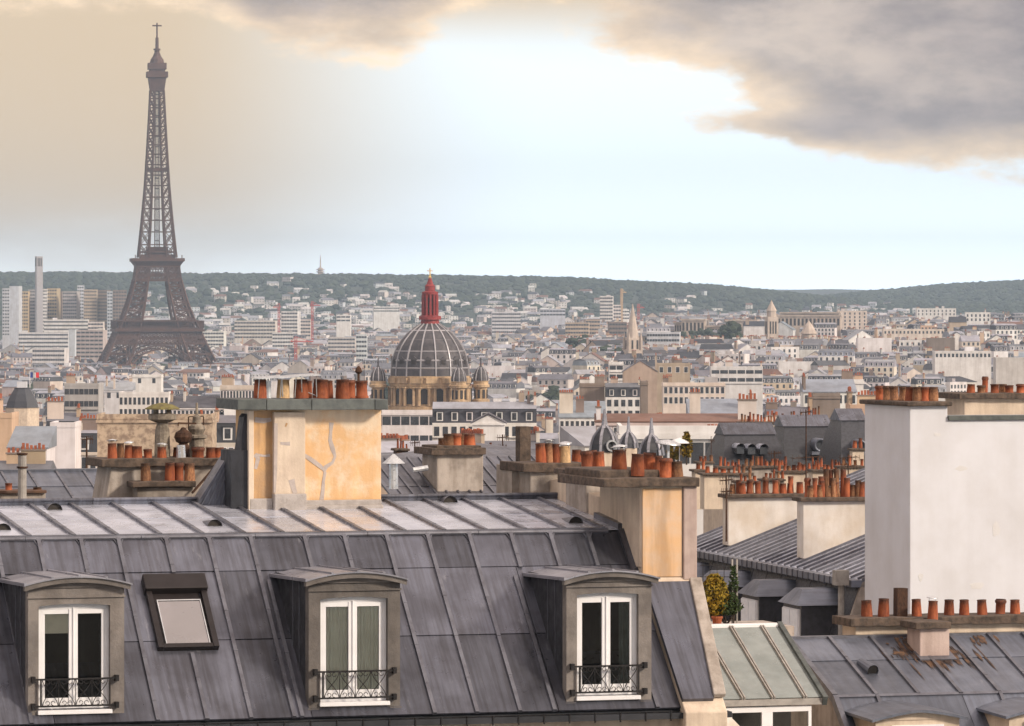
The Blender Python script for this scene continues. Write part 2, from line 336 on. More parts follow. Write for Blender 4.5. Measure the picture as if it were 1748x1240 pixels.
for i in range(17000):
    p = r_.uniform(-250, 2000); D = 5700 + 5200 * r_.random() ** .8
    f = sstep(5600, 9000, D)
    if r_.random() > .25 + .75 * f: continue
    s = r_.uniform(3.5, 8.5)
    blob(mb, PX(p, D), D, hz(p, D) + s * .35, s * 1.15, s * .8, r_)
for i in range(2600):      # the skyline row
    p = -250 + 2250 * i / 2600; a = hz(p, 9000)
    D = 9000 if a > hz(p, 10500) * .9 and p < 1430 else 10500
    s = r_.uniform(3, 7) * (1.3 if r_.random() < .1 else 1)
    blob(mb, PX(p, D), D + r_.uniform(-60, 60), hz(p, D) + s * .2, s * 1.2, s * .75, r_)
mb.build('wooded_hillside', 'forest', label='grey green wood covering the long ridge on the horizon', cat='forest', kind='stuff')
# the parks round the tower's foot and between the houses: masses of crowns
mb = MB()
def park(px0, px1, D0, D1, n, s0, s1, hgt):
    for i in range(int(n * 2.6)):
        p = r_.uniform(px0, px1); D = r_.uniform(D0, D1); s = r_.uniform(s0, s1) * .55
        blob(mb, PX(p, D), D, G(D, p) + hgt + r_.uniform(-9, 3) + 2 * sin(p * .9), s, s * .8, r_)
park(365, 600, 4100, 4500, 420, 5, 9, 19); park(250, 326, 3950, 4050, 60, 4, 7, 24); park(420, 640, 3800, 4100, 180, 4, 8, 18)
park(1165, 1240, 3650, 3750, 30, 4, 7, 19); park(1015, 1060, 3100, 3200, 30, 4, 7, 21); park(905, 965, 2500, 2560, 26, 4, 6, 21)
park(1235, 1262, 3300, 3380, 25, 4, 7, 26); park(970, 1000, 3300, 3400, 25, 4, 6, 27); park(650, 690, 2600, 2700, 28, 4, 7, 27)
park(-40, 60, 3000, 3100, 30, 4, 6, 24); park(1500, 1800, 5400, 5900, 200, 6, 10, 16)
mb.build('park_trees', 'forest', label='dark belts of tree crowns round the lattice tower and among the roofs', cat='trees', kind='stuff')

# ================================================================ lattice tower
ED = 4200.; ES = F / ED
EX = PX(268, ED)
er = empty('lattice_tower', (EX, ED, 0), R(8), 'tall brown iron lattice tower tapering to a mast', 'tower')
HO = [(0, 62), (15, 54.5), (29, 47.5), (45, 39.5), (57, 34.5), (66, 30), (82, 24.3), (98, 20), (115, 16.6), (128, 15.2), (150, 13), (177, 10.6), (210, 8.6), (240, 7), (270, 5.6)]
HI = [(0, 37), (15, 31.5), (29, 26.5), (45, 20.5), (57, 16.8), (66, 14.4), (82, 11.2), (98, 8.6), (115, 7.2), (128, 7.0), (150, 5.6), (177, 4.4), (210, 3.3), (240, 2.7), (270, 2.0)]
def leg_lattice(mb, sx, sy, zs, w, wd):
    def pt(i, j, z):
        o, n_ = lerp(HO, z), lerp(HI, z); return (sx * (o if i else n_), sy * (o if j else n_), z)
    cs = ((0, 0), (1, 0), (1, 1), (0, 1))
    for z0, z1 in zip(zs, zs[1:]):
        for k in range(4):
            a, b = cs[k], cs[(k + 1) % 4]
            if z0 > 118 and k in (0, 3): mb.bar(pt(*a, z0), pt(*a, z1), w * .8); mb.bar(pt(*a, z0), pt(*b, z1), wd * .7); continue
            mb.bar(pt(*a, z0), pt(*a, z1), w); mb.bar(pt(*a, z1), pt(*b, z1), w * .8)
            mb.bar(pt(*a, z0), pt(*b, z1), wd); mb.bar(pt(*b, z0), pt(*a, z1), wd)
            m0 = [(u + v) / 2 for u, v in zip(pt(*a, z0), pt(*b, z0))]; m1 = [(u + v) / 2 for u, v in zip(pt(*a, z1), pt(*b, z1))]
            if z1 < 116: mb.bar(m0, m1, wd * .7)
zl = [0, 9, 18, 27, 36, 45, 51, 57]; zm = [66, 73, 80, 87, 94, 100, 108, 115]; zu = [119, 130, 141, 151, 161, 171, 181, 190, 199, 208, 216, 224, 232, 240, 248, 256, 263]
for sx in (-1, 1):
    for sy in (-1, 1):
        m = MB(); leg_lattice(m, sx, sy, zl, 1.6, .72); leg_lattice(m, sx, sy, [57, 66] + zm[1:], 1.3, .6); m.build('leg', 'tower_iron', er)
        m = MB(); leg_lattice(m, sx, sy, zu, 1.0, .6); m.build('upper_pylon', 'tower_iron', er)
m = MB()
for z0, z1 in zip(zu, zu[1:]):
    o0, o1 = lerp(HI, z0), lerp(HI, z1)
    for k in range(4):
        c_, s_ = cos(k * pi / 2), sin(k * pi / 2)
        def rt(x, y, z): return (x * c_ - y * s_, x * s_ + y * c_, z)
        O1 = lerp(HO, z1)
        m.bar(rt(-O1, -O1, z1), rt(O1, -O1, z1), .6)
    m.build('ring_brace', 'tower_iron', er); m = MB()
m = MB()
for x, y in ((-1.9, -1.9), (1.9, -1.9), (1.9, 1.9), (-1.9, 1.9), (0, 0)): m.bar((x, y, 119), (x * .7, y * .7, 264), .8)
for z in range(124, 262, 9): m.box(-2.0, 2.0, -2.0, 2.0, z, z + .8)
m.build('lift_shaft', 'tower_iron', er)
def belt(zs, hw0, hw1, nseg, w):      # lattice girder round four sides
    m = MB()
    for k in range(4):
        c_, s_ = cos(k * pi / 2), sin(k * pi / 2)
        def rt(x, y, z): return (x * c_ - y * s_, x * s_ + y * c_, z)
        for z in zs:
            h = lerp([(zs[0], hw0), (zs[-1], hw1)], z); m.bar(rt(-h, -h, z), rt(h, -h, z), w * 1.5)
        for z0, z1 in zip(zs, zs[1:]):
            h0 = lerp([(zs[0], hw0), (zs[-1], hw1)], z0); h1 = lerp([(zs[0], hw0), (zs[-1], hw1)], z1)
            for i in range(nseg):
                a, b = -1 + 2 * i / nseg, -1 + 2 * (i + 1) / nseg
                m.bar(rt(a * h0, -h0, z0), rt(b * h1, -h1, z1), w); m.bar(rt(b * h0, -h0, z0), rt(a * h1, -h1, z1), w); m.bar(rt(a * h0, -h0, z0), rt(a * h1, -h1, z1), w)
    return m
belt([44.5, 49.5, 54.5], 39.6, 36, 22, .55).build('girder', 'tower_iron', er)
belt([99, 104, 111], 19.8, 18.4, 8, .7).build('girder', 'tower_iron', er)
for k in range(4):
    m = MB(); c_, s_ = cos(k * pi / 2), sin(k * pi / 2)
    def rt(x, z, y): return (x * c_ - y * s_, x * s_ + y * c_, z)
    pr = []
    for i in range(25):
        a = pi * (.06 + .88 * i / 24); pr.append((-36.5 * cos(a), 4 + 39.5 * sin(a), -32.5 * cos(a), 1 + 39 * sin(a)))
    for p0, p1 in zip(pr, pr[1:]):
        y0 = -lerp(HO, p0[1]) - .3; y1 = -lerp(HO, p1[1]) - .3
        for (i, j) in ((0, 1), (2, 3)): m.bar(rt(p0[i], p0[j], y0), rt(p1[i], p1[j], y1), 1.15)
        m.bar(rt(p0[0], p0[1], y0), rt(p0[2], p0[3], y0), .8); m.bar(rt(p0[0], p0[1], y0), rt(p1[2], p1[3], y1), .6)
        if abs(p0[0]) < 30: m.bar(rt(p0[0], p0[1], y0), rt(p0[0], 45, -39.6), .6)
    m.build('arch', 'tower_iron', er)
m = MB(); m.box(-38.4, 38.4, -38.4, 38.4, 55.3, 57.2); m.box(-37.2, 37.2, -37.2, 37.2, 57.2, 58.2)
for k in range(4):
    c_, s_ = cos(k * pi / 2), sin(k * pi / 2)
    for i in range(29):
        a = -37.5 + 75 * i / 28; m.bar((a * c_ + 37.5 * s_, a * s_ - 37.5 * c_, 58), (a * c_ + 37.5 * s_, a * s_ - 37.5 * c_, 64), .5)
    m.bar((-37.5 * c_ + 37.5 * s_, -37.5 * s_ - 37.5 * c_, 64.2), (37.5 * c_ + 37.5 * s_, 37.5 * s_ - 37.5 * c_, 64.2), .9)
m.box(-33, 33, -33, 33, 63.8, 65); m.box(-28, 28, -28, -18, 58.2, 63.8); m.box(-28, 28, 18, 28, 58.2, 63.8); m.build('first_platform', 'tower_iron', er)
m = MB(); m.hexa([(-18.3, -18.3, 111), (18.3, -18.3, 111), (18.3, 18.3, 111), (-18.3, 18.3, 111), (-21.6, -21.6, 115.5), (21.6, -21.6, 115.5), (21.6, 21.6, 115.5), (-21.6, 21.6, 115.5)])
m.box(-22.4, 22.4, -22.4, 22.4, 115.5, 118.2); m.box(-14.6, 14.6, -14.6, 14.6, 118.2, 121.5); m.box(-15.5, 15.5, -15.5, 15.5, 123, 124.3); m.box(-9, 9, -9, 9, 121.5, 128)
for i in range(9): m.bar((-20 + 5 * i, -21, 118), (-20 + 5 * i, -21, 121), .7)
m.build('second_platform', 'tower_iron', er)
m = MB(); m.box(-9, 9, -9, 9, 193, 196); m.build('intermediate_platform', 'tower_iron', er)
m = MB(); m.hexa([(-5.9, -5.9, 262), (5.9, -5.9, 262), (5.9, 5.9, 262), (-5.9, 5.9, 262), (-7.6, -7.6, 274), (7.6, -7.6, 274), (7.6, 7.6, 274), (-7.6, 7.6, 274)])
m.box(-9, 9, -9, 9, 274, 279); m.box(-6.6, 6.6, -6.6, 6.6, 279, 286); m.box(-7.8, 7.8, -7.8, 7.8, 281, 286.5)
m.lathe([(6.4, 286), (5.6, 289.5), (3.6, 292.5), (2.2, 296), (2.4, 297)], 12); m.build('top_cabin', 'tower_iron', er)
m = MB(); m.lathe([(2.1, 296), (1.5, 299), (1.4, 308), (.75, 309), (.65, 321), (.0, 321.5)], 8); m.box(-4, 4, -.5, .5, 318.2, 319.4); m.box(-.5, .5, -4, 4, 318.2, 319.4); m.lathe([(3, 297.5), (3, 299)], 10); m.build('mast', 'tower_iron', er)

# ================================================================ domed church
CD = 1600.; cs = CD / F
cr = empty('domed_church', (PX(734, CD), CD, G(CD)), R(4), 'stone church with ribbed grey dome and red lantern', 'church')
def cz(py): return PZ(py, CD) - G(CD)
def cw(px): return px * cs
m = MB(); m.lathe([(cw(70), cz(760)), (cw(70), cz(693)), (cw(66), cz(692)), (cw(66), cz(660)), (cw(69), cz(659)), (cw(70), cz(655)), (cw(67.5), cz(654)), (cw(67.5), cz(646)), (cw(69), cz(645)), (cw(69), cz(642)), (cw(62), cz(641))], 64); m.build('drum', 'church_stone', cr)
for i in range(16):
    a = 2 * pi * (i + .5) / 16 + .0; T = Matrix.Rotation(a, 4, 'Z')
    m = MB(T); r0 = cw(66); w = cw(7.2)
    arc = [(-w, cz(689)), (w, cz(689)), (w, cz(670))] + [(w * cos(k * pi / 8), cz(670) + w * sin(k * pi / 8)) for k in range(1, 8)] + [(-w, cz(670))]
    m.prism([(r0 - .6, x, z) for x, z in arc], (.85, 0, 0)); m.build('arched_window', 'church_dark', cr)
    m = MB(T); outer = [(-w * 1.35, cz(690)), (-w * 1.35, cz(670))] + [(w * 1.35 * cos(pi - k * pi / 8), cz(670) + w * 1.35 * sin(pi - k * pi / 8)) for k in range(1, 8)] + [(w * 1.35, cz(670)), (w * 1.35, cz(690))]
    for p0, p1 in zip(outer, outer[1:]): m.bar((r0 + .2, p0[0], p0[1]), (r0 + .2, p1[0], p1[1]), .55)
    m.build('window_surround', 'church_stone', cr)
    a = 2 * pi * i / 16; T = Matrix.Rotation(a, 4, 'Z'); m = MB(T)
    for o_ in (-.95, .95): m.cyl((r0 + .55, o_, cz(692)), (r0 + .55, o_, cz(661)), .55, .48, 8); m.box(r0 - .2, r0 + 1.3, o_ - .8, o_ + .8, cz(662), cz(659.5))
    m.box(r0 - .2, r0 + 1.0, -2.0, 2.0, cz(654), cz(645)); m.build('column_pair', 'church_stone', cr)
DP = [(67, 642), (66.5, 634), (66, 626), (64.5, 615), (61, 603), (55.5, 591), (48, 580), (39, 570), (29, 561.5), (19, 555), (17, 553)]
m = MB(); m.lathe([(cw(r), cz(y)) for r, y in DP], 64); dome = m.build('dome', 'dome_slate', cr, smooth_=True)
for i in range(16):
    T = Matrix.Rotation(2 * pi * i / 16 + .1, 4, 'Z'); m = MB(T)
    for (r0, y0), (r1, y1) in zip(DP, DP[1:]): m.bar((cw(r0) + .12, 0, cz(y0)), (cw(r1) + .12, 0, cz(y1)), .42, .4)
    m.build('rib', 'dome_rib', dome)
    T = Matrix.Rotation(2 * pi * (i + .5) / 16 + .1, 4, 'Z'); m = MB(T)
    m.box(cw(62), cw(66), -1.0, 1.0, cz(622), cz(613)); m.prism([(cw(60), -1.3, cz(613)), (cw(60), 1.3, cz(613)), (cw(60), 0, cz(608))], (cw(6), 0, 0)); lu = m.build('dome_window', 'dome_slate', dome)
    m = MB(T); m.box(cw(66), cw(66) + .15, -.65, .65, cz(621), cz(614)); m.build('pane', 'church_dark', dome)
m = MB()
for r, y in ((66.2, 628), (64.8, 615), (59, 599.5), (47, 580), (33, 565)): m.lathe([(cw(r) + .0, cz(y) - .3), (cw(r) + .2, cz(y)), (cw(r) - .2, cz(y) + .35)], 64)
m.build('band', 'dome_rib', dome)
m = MB(); m.lathe([(cw(17), cz(554)), (cw(15), cz(546)), (cw(19), cz(546)), (cw(19), cz(540)), (cw(13.5), cz(539)), (cw(9), cz(538)), (cw(9), cz(503)), (cw(13.5), cz(503)), (cw(14), cz(499)), (cw(8.5), cz(497)), (cw(8.5), cz(489)), (cw(9.5), cz(489)), (cw(5.5), cz(485)), (cw(2.6), cz(476)), (cw(1.5), cz(474))], 24); ln = m.build('lantern', 'lantern_red', cr)
for i in range(12):
    a = 2 * pi * i / 12; m = MB(); c_, s_ = cw(12.4) * cos(a), cw(12.4) * sin(a); m.cyl((c_, s_, cz(540)), (c_, s_, cz(503)), .42, .38, 6); m.build('lantern_column', 'lantern_red', ln)
for i in range(12):
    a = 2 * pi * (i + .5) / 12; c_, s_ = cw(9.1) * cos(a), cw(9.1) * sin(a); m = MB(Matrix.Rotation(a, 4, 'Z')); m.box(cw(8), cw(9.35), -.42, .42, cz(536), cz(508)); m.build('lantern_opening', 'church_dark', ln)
m = MB(); m.lathe([(cw(2), cz(476)), (cw(3), cz(473.5)), (cw(1.2), cz(471)), (cw(.9), cz(458)), (0, cz(457.5))], 8); m.box(-1.0, 1.0, -.2, .2, cz(463.5), cz(462)); m.build('cross', 'gold', ln)
for px, dy in ((645, -2), (778, -17), (820, -3), (690, 16)):
    x = PX(px, CD) - PX(734, CD); T = Matrix.Translation((x, dy, 0)); w = cw(13)
    m = MB(T); m.lathe([(w * 1.15, cz(760)), (w * 1.15, cz(682)), (w * .86, cz(681)), (w * .86, cz(662)), (w * 1.15, cz(661)), (w * 1.2, cz(657)), (w, cz(656)), (w, cz(652)), (w * 1.08, cz(651)), (w * .9, cz(650))], 16); tu = m.build('corner_turret', 'church_stone', cr)
    for k in range(8):
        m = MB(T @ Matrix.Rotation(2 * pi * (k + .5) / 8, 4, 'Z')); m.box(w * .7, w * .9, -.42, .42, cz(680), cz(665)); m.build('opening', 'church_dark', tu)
    m = MB(T); dp = [(w * .98, 650), (w * .98, 645), (w * .86, 638), (w * .62, 631.5), (w * .3, 627), (w * .1, 624), (w * .08, 612), (.05, 610)]
    m.lathe([(r, cz(y)) for r, y in dp], 16); m.build('turret_dome', 'dome_slate', tu, smooth_=False)
    m = MB(T)
    for k in range(8):
        a = 2 * pi * k / 8
        for (r0, y0), (r1, y1) in zip(dp[:5], dp[1:5]): m.bar((r0 * cos(a), r0 * sin(a), cz(y0)), (r1 * cos(a), r1 * sin(a), cz(y1)), .28)
    m.build('turret_ribs', 'dome_rib', tu)
m = MB(); m.box(-16, 16, -4, 24, 0, cz(695)); m.box(-12, 12, -22, -4, 0, cz(720)); m.build('nave', 'church_stone', cr)

# ================================================================ far landmarks
D = 9000.; r0 = empty('television_tower', (PX(547, D), D, hz(547, D) - 3), 0, 'slim pale relay tower on the wooded ridge', 'tower')
zb = r0.location.z
m = MB(); m.lathe([(6.5, 0), (6.5, PZ(471, D) - zb), (4.6, PZ(470.5, D) - zb), (4.6, PZ(458, D) - zb), (2.0, PZ(457, D) - zb)], 10); m.build('shaft', 'spire_stone', r0)
m = MB()
for y in (469.5, 465, 461): m.lathe([(4, PZ(y + 1, D) - zb), (8, PZ(y, D) - zb), (8, PZ(y - 1.2, D) - zb), (4, PZ(y - 1.6, D) - zb)], 10)
m.build('gallery', 'spire_stone', r0)
m = MB(); m.cyl((0, 0, PZ(458, D) - zb), (0, 0, PZ(436, D) - zb), 1.5, .6, 6); m.build('mast', 'spire_stone', r0)
# smokestack
D = 5000.; s = D / F; r0 = empty('smokestack', (PX(66.5, D), D, 0), R(20), 'tall pale square smokestack among tower blocks at far left', 'chimney')
w = 5.5 * s; m = MB(); m.box(-w, w, -w, w, 0, PZ(438, D)); m.build('shaft', 'dome_rib', r0)
m = MB()
for k in range(4): m.T = Matrix.Rotation(k * pi / 2, 4, 'Z'); [m.box(w * o_ - .45, w * o_ + .45, -w - .12, -w + .1, PZ(455, D), PZ(441, D)) for o_ in (-.5, 0, .5)]
m.build('flue_slots', 'church_dark', r0)
# needle spire
D = 3000.; s = D / F; r0 = empty('needle_spire_church', (PX(1080, D), D, G(D, 1080)), R(20), 'slender pale stone gothic spire rising from the roofs', 'church')
def nz(py): return PZ(py, D) - r0.location.z
m = MB(); w = 13 * s; m.box(-w, w, -w, w, 0, nz(598)); m.box(-w * .8, w * .8, -w * .8, w * .8, nz(598), nz(577)); m.build('belfry', 'spire_stone', r0)
m = MB(); m.lathe([(w * .82, nz(577)), (w * .5, nz(551)), (w * .2, nz(531)), (.2, nz(519))], 8, ph=pi / 8); m.build('spire', 'spire_stone', r0)
for i, j in ((-1, -1), (1, -1), (1, 1), (-1, 1)):
    m = MB(Matrix.Translation((i * w * .85, j * w * .85, 0))); m.lathe([(1.0, nz(600)), (1.0, nz(580)), (0, nz(566))], 6); m.build('pinnacle', 'spire_stone', r0)
for k in range(4):
    m = MB(Matrix.Rotation(k * pi / 2, 4, 'Z'))
    for x in (-w * .35, w * .35): m.box(x - .6, x + .6, -w * .8 - .1, -w * .8 + .2, nz(596), nz(581))
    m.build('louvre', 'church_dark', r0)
m = MB(); m.box(-w * 1.2, w * 5, w * .2, w * 1.6, 0, nz(607)); m.prism([(-w * 1.2, w * .2, nz(607)), (-w * 1.2, w * 1.6, nz(607)), (-w * 1.2, w * .9, nz(598))], (w * 6.2, 0, 0)); m.build('nave', 'dome_slate', r0)
# square church tower with stone cap, and its round apse
D = 3300.; s = D / F; r0 = empty('square_tower_church', (PX(1317, D), D, G(D, 1317)), R(14), 'square stone church tower with pointed cap beside a round apse roof', 'church')
m = MB(); w = 10.5 * s; m.box(-w, w, -w, w, 0, nz(575)); m.box(-w * .9, w * .9, -w * .9, w * .9, nz(575), nz(541)); m.lathe([(w * .8, nz(541)), (w * .75, nz(531))], 8, ph=pi / 8); m.build('tower', 'spire_stone', r0)
m = MB(); m.lathe([(w * .88, nz(531)), (w * .3, nz(519)), (0, nz(512))], 8, ph=pi / 8); m.build('cap', 'spire_stone', r0)
for k in range(4):
    m = MB(Matrix.Rotation(k * pi / 2, 4, 'Z'))
    for x in (-.45, 0, .45): m.box(x * w - .5, x * w + .5, -w * .9 - .1, -w * .9 + .2, nz(570), nz(549))
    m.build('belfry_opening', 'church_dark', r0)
m = MB(Matrix.Translation((PX(1382, D) - PX(1317, D), -2, 0))); w2 = 14 * s; m.lathe([(w2 * .9, 0), (w2 * .9, nz(571)), (w2 * 1.08, nz(570)), (w2 * .55, nz(557)), (0, nz(547))], 10); m.build('apse', 'spire_stone', r0)
# palace with colonnaded pavilions
D = 3850.; s = D / F; r0 = empty('colonnaded_palace', (PX(1265, D), D, G(D, 1265)), R(-8), 'long stone palace with colonnades behind the square church tower', 'palace')
def pav(px0, px1, yt, yb, y0, name, cols, mt='spire_stone'):
    x0, x1 = PX(px0, D) - PX(1265, D), PX(px1, D) - PX(1265, D); m = MB(); m.box(x0, x1, y0, y0 + 18, 0, nz(yt)); m.box(x0 - .8, x1 + .8, y0 - .8, y0 + 18.8, nz(yt + 2.6), nz(yt)); m.build(name, mt, r0)
    m = MB(); n_ = cols; zz0, zz1 = nz(yb), nz(yt + 6)
    for i in range(n_):
        a = x0 + (x1 - x0) * (i + .5) / n_; w = (x1 - x0) / n_ * .27; m.box(a - w, a + w, y0 - .15, y0 + .3, zz0, zz1)
    m.build('openings', 'church_dark', r0, kind='stuff')
pav(1163, 1202, 545, 565, 0, 'end_pavilion', 6); pav(1200, 1242, 556, 575, 6, 'wing', 9); pav(1240, 1292, 546, 580, -3, 'main_pavilion', 4); pav(1290, 1310, 556, 578, 6, 'wing', 4); pav(1326, 1434, 538, 556, 3, 'wing', 16); pav(1330, 1430, 533, 540, 14, 'attic', 20); pav(1150, 1166, 550, 566, 3, 'wing', 4)
# cranes
def crane(px, ytop, ybase, jib, D, m_, lab):
    r0 = empty('tower_crane', (PX(px, D), D, G(D, px)), R(rnd.uniform(-30, 30)), lab, 'crane', 'building cranes over the far city'); zt = PZ(ytop, D) - G(D, px); m = MB()
    for x, y in ((-1, -1), (1, -1), (1, 1), (-1, 1)): m.bar((x * .9, y * .9, 0), (x * .9, y * .9, zt), .5)
    for i in range(int(zt / 4)): m.bar((-.9, -.9, 4 * i), (.9, -.9, 4 * i + 4), .35); m.bar((.9, -.9, 4 * i), (-.9, -.9, 4 * i + 4), .35)
    m.build('mast', m_, r0); j = jib * D / F; m = MB(); m.bar((-j * .3, 0, zt - 4), (j, 0, zt - 4), 1.0); m.bar((-j * .3, 0, zt - 4), (0, 0, zt), .5); m.bar((0, 0, zt), (j * .8, 0, zt - 4), .4); m.build('jib', m_, r0)
crane(533, 515, 560, 14, 5000, 'crane_red', 'thin reddish tower crane left of the blank white block'); crane(476, 518, 560, -10, 5000, 'crane_red', 'reddish tower crane over white blocks right of the lattice tower')
crane(1061, 493, 545, 9, 5200, 'crane_yellow', 'ochre tower crane beside the tall pale block'); crane(1090, 519, 550, 10, 5200, 'crane_red', 'short red crane right of the needle spire')
crane(505, 575, 600, 30, 4050, 'crane_red', 'low red and white crane before the park trees')
# ================================================================ the city
WALLC = {'white': (.83, .815, .82), 'cream': (.74, .665, .585), 'pale': (.72, .675, .65), 'tan': (.52, .42, .33), 'pink': (.64, .54, .51), 'grey': (.46, .44, .45), 'brown': (.27, .215, .185), 'ochre': (.58, .45, .29), 'bluewhite': (.66, .70, .76), 'rubble': (.46, .35, .25), 'orange': (.66, .48, .34)}
ROOFC = {'zinc': (.19, .195, .23), 'light zinc': (.40, .415, .475), 'slate': (.05, .052, .065), 'dark zinc': (.105, .105, .125), 'tile': (.22, .12, .09), 'white': (.66, .66, .67), 'bluezinc': (.30, .345, .42)}
CITYM = ['city_wall', 'city_roof', 'city_window', 'city_pot']
MI = {'wall': 0, 'roof': 1, 'window': 2, 'pot': 3, 'chimney': 0, 'dormer': 0, 'chimney0': 0, 'chimney1': 0, 'chimney2': 0}
def vary(c, r_, a=.08):
    k = 1 + r_.uniform(-a, a); return tuple(min(.86, x * k * (1 + r_.uniform(-.03, .03))) for x in c) + (1,)
def geom(sel, s):
    r_ = random.Random(s['seed']); w, d, h = s['w'], s['d'], s['h']; far = s['far']; wc = vary(WALLC[s['wall']], r_); rc = vary(ROOFC[s['roofc']], r_); x0, x1 = -w / 2, w / 2
    sel('wall', wc).box(x0, x1, 0, d, 0, h)
    if not far and r_.random() < .7: sel('wall', wc).box(x0 - .15, x1 + .15, -.25, d + .25, h - .45, h - .1)
    typ = s['roof']; top = h
    if typ == 'mansard':
        hm, ins = 2.8, 1.1; R_ = sel('roof', rc); R_.hexa([(x0, 0, h), (x1, 0, h), (x1, d, h), (x0, d, h), (x0, ins, h + hm), (x1, ins, h + hm), (x1, d - ins, h + hm), (x0, d - ins, h + hm)])
        tcl = vary(ROOFC['light zinc' if r_.random() < .5 else 'zinc'], r_)
        sel('roof', tcl).prism([(x0, ins - .15, h + hm), (x0, d - ins + .15, h + hm), (x0, d * .5, h + hm + .1 * d)], (w, 0, 0)); top = h + hm + .1 * d
        n_ = max(1, int(w / 2.7))
        for i in range(n_):
            x = x0 + w * (i + .5) / n_
            sel('dormer', vary(WALLC['white'], r_)).box(x - .65, x + .65, .15, 1.3, h + .35, h + 2.2)
            sel('roof', rc).box(x - .8, x + .8, .02, 1.4, h + 2.2, h + 2.42)
            sel('window').box(x - .42, x + .42, .09, .2, h + .6, h + 2.0)
    elif typ == 'gable':
        e = .3 * d * s.get('pitch', 1); sel('roof', rc).prism([(x0 - .1, -.35, h - .1), (x0 - .1, d + .35, h - .1), (x0 - .1, d * .5, h + e)], (w + .2, 0, 0)); top = h + e
        if not far:
            for i in range(int(w / 1.1)):
                x = x0 + 1.1 * (i + .5); sel('roof', tuple(c * .7 for c in rc)).bar((x, -.3, h + .0), (x, d * .5, h + e + .1), .14)
    elif typ == 'endgable':
        e = .32 * w * s.get('pitch', 1); sel('wall', wc).prism([(x0, .02, h), (x1, .02, h), (0, .02, h + e - .15)], (0, d - .04, 0)); sel('roof', rc)
        R_ = sel('roof', rc); R_.hexa([(x0 - .3, -.2, h - .25), (0, -.2, h + e), (0, d + .2, h + e), (x0 - .3, d + .2, h - .25), (x0 - .3, -.2, h - .02), (0, -.2, h + e + .25), (0, d + .2, h + e + .25), (x0 - .3, d + .2, h - .02)])
        R_.hexa([(0, -.2, h + e), (x1 + .3, -.2, h - .25), (x1 + .3, d + .2, h - .25), (0, d + .2, h + e), (0, -.2, h + e + .25), (x1 + .3, -.2, h - .02), (x1 + .3, d + .2, h - .02), (0, d + .2, h + e + .25)]); top = h + e
    elif typ == 'shed':
        e = .22 * d; sel('roof', rc).hexa([(x0 - .2, -.3, h - .05), (x1 + .2, -.3, h - .05), (x1 + .2, d, h - .05), (x0 - .2, d, h - .05), (x0 - .2, -.3, h + .1), (x1 + .2, -.3, h + .1), (x1 + .2, d, h + e), (x0 - .2, d, h + e)]); top = h + e
    else:
        sel('wall', wc).box(x0 - .06, x1 + .06, -.06, .3, h, h + .7); sel('wall', wc).box(x0 - .06, x0 + .25, .3, d, h, h + .7); sel('wall', wc).box(x1 - .25, x1 + .06, .3, d, h, h + .7); sel('roof', vary(ROOFC['light zinc'], r_)).box(x0 + .25, x1 - .25, .3, d, h, h + .25)
        if r_.random() < .7 and w > 6 and not s.get('plain'):
            a = r_.uniform(x0 + 1, x1 - 4); b = min(x1 - .6, a + r_.uniform(2, 6)); sel('wall', vary(WALLC[r_.choice(['white', 'pale', 'grey'])], r_)).box(a, b, d * .35, d * .75, h + .25, h + r_.uniform(1.6, 3))
        top = h + .7
    # chimney walls with rows of pots
    if s.get('stacks', 1):
        for k in range(s.get('nst', 2)):
            at_end = r_.random() < .7; x = (x0 + .02 if r_.random() < .5 else x1 - .57) if at_end else r_.uniform(x0 + .5, x1 - 1)
            y0 = d * r_.uniform(.1, .5); ln_ = min(d - y0, r_.uniform(1.6, 4.5)); zt = top + r_.uniform(.5, 1.9)
            if typ == 'flat': zt = h + r_.uniform(1.4, 2.6)
            if r_.random() < .5: dx, dy = .55, ln_
            else: dx, dy = min(ln_, 2.8), .6; x = min(x, x1 - dx)
            cc = vary(WALLC[r_.choice(['cream', 'tan', 'pale', 'white', 'orange', 'brown', 'rubble'])], r_)
            sel('chimney%d' % k, cc).box(x, x + dx, y0, y0 + dy, h * .9, zt); sel('chimney%d' % k, vary(WALLC['brown'], r_)).box(x - .1, x + dx + .1, y0 - .1, y0 + dy + .1, zt, zt + .18)
            np_ = max(2, int(max(dx, dy) / (.46 if not far else .9))); wd = .15 if not far else .24
            for i in range(np_):
                px_ = x + dx * (i + .5) / np_ if dx > dy else x + dx / 2; py_ = y0 + dy * (i + .5) / np_ if dy >= dx else y0 + dy / 2
                hh = r_.uniform(.4, .75); sel('pot').box(px_ - wd, px_ + wd, py_ - wd, py_ + wd, zt + .18, zt + .18 + hh)
    # windows on the street front, and on the ends where they have any
    rows, cols = s['rows'], s['cols']
    fh = s.get('fh', 3.1)
    for rr in range(rows):
        zt = h - .75 - fh * rr
        if zt - 1.7 < 0: break
        for c in range(cols):
            x = x0 + w * (c + .5) / cols; ww = min(.62, w / cols * .3) if not s.get('band') else w / cols * (.44 if s['cat'] != 'tower block' else .36)
            hh = min(1.9, fh * .62) if not s.get('band') else fh * .45
            sel('window').box(x - ww, x + ww, -.05, .12, zt - hh, zt)
            if not far and not s.get('band') and s['wall'] != 'white': sel('wall', vary(WALLC['white'], r_, .03)).box(x - ww - .14, x + ww + .14, -.03, .1, zt - hh - .14, zt + .14)
        if not far and rows > 1 and r_.random() < .35: sel('wall', tuple(q * .55 for q in wc[:3]) + (1,)).box(x0, x1, -.35, 0, zt - 2.3, zt - 2.15)
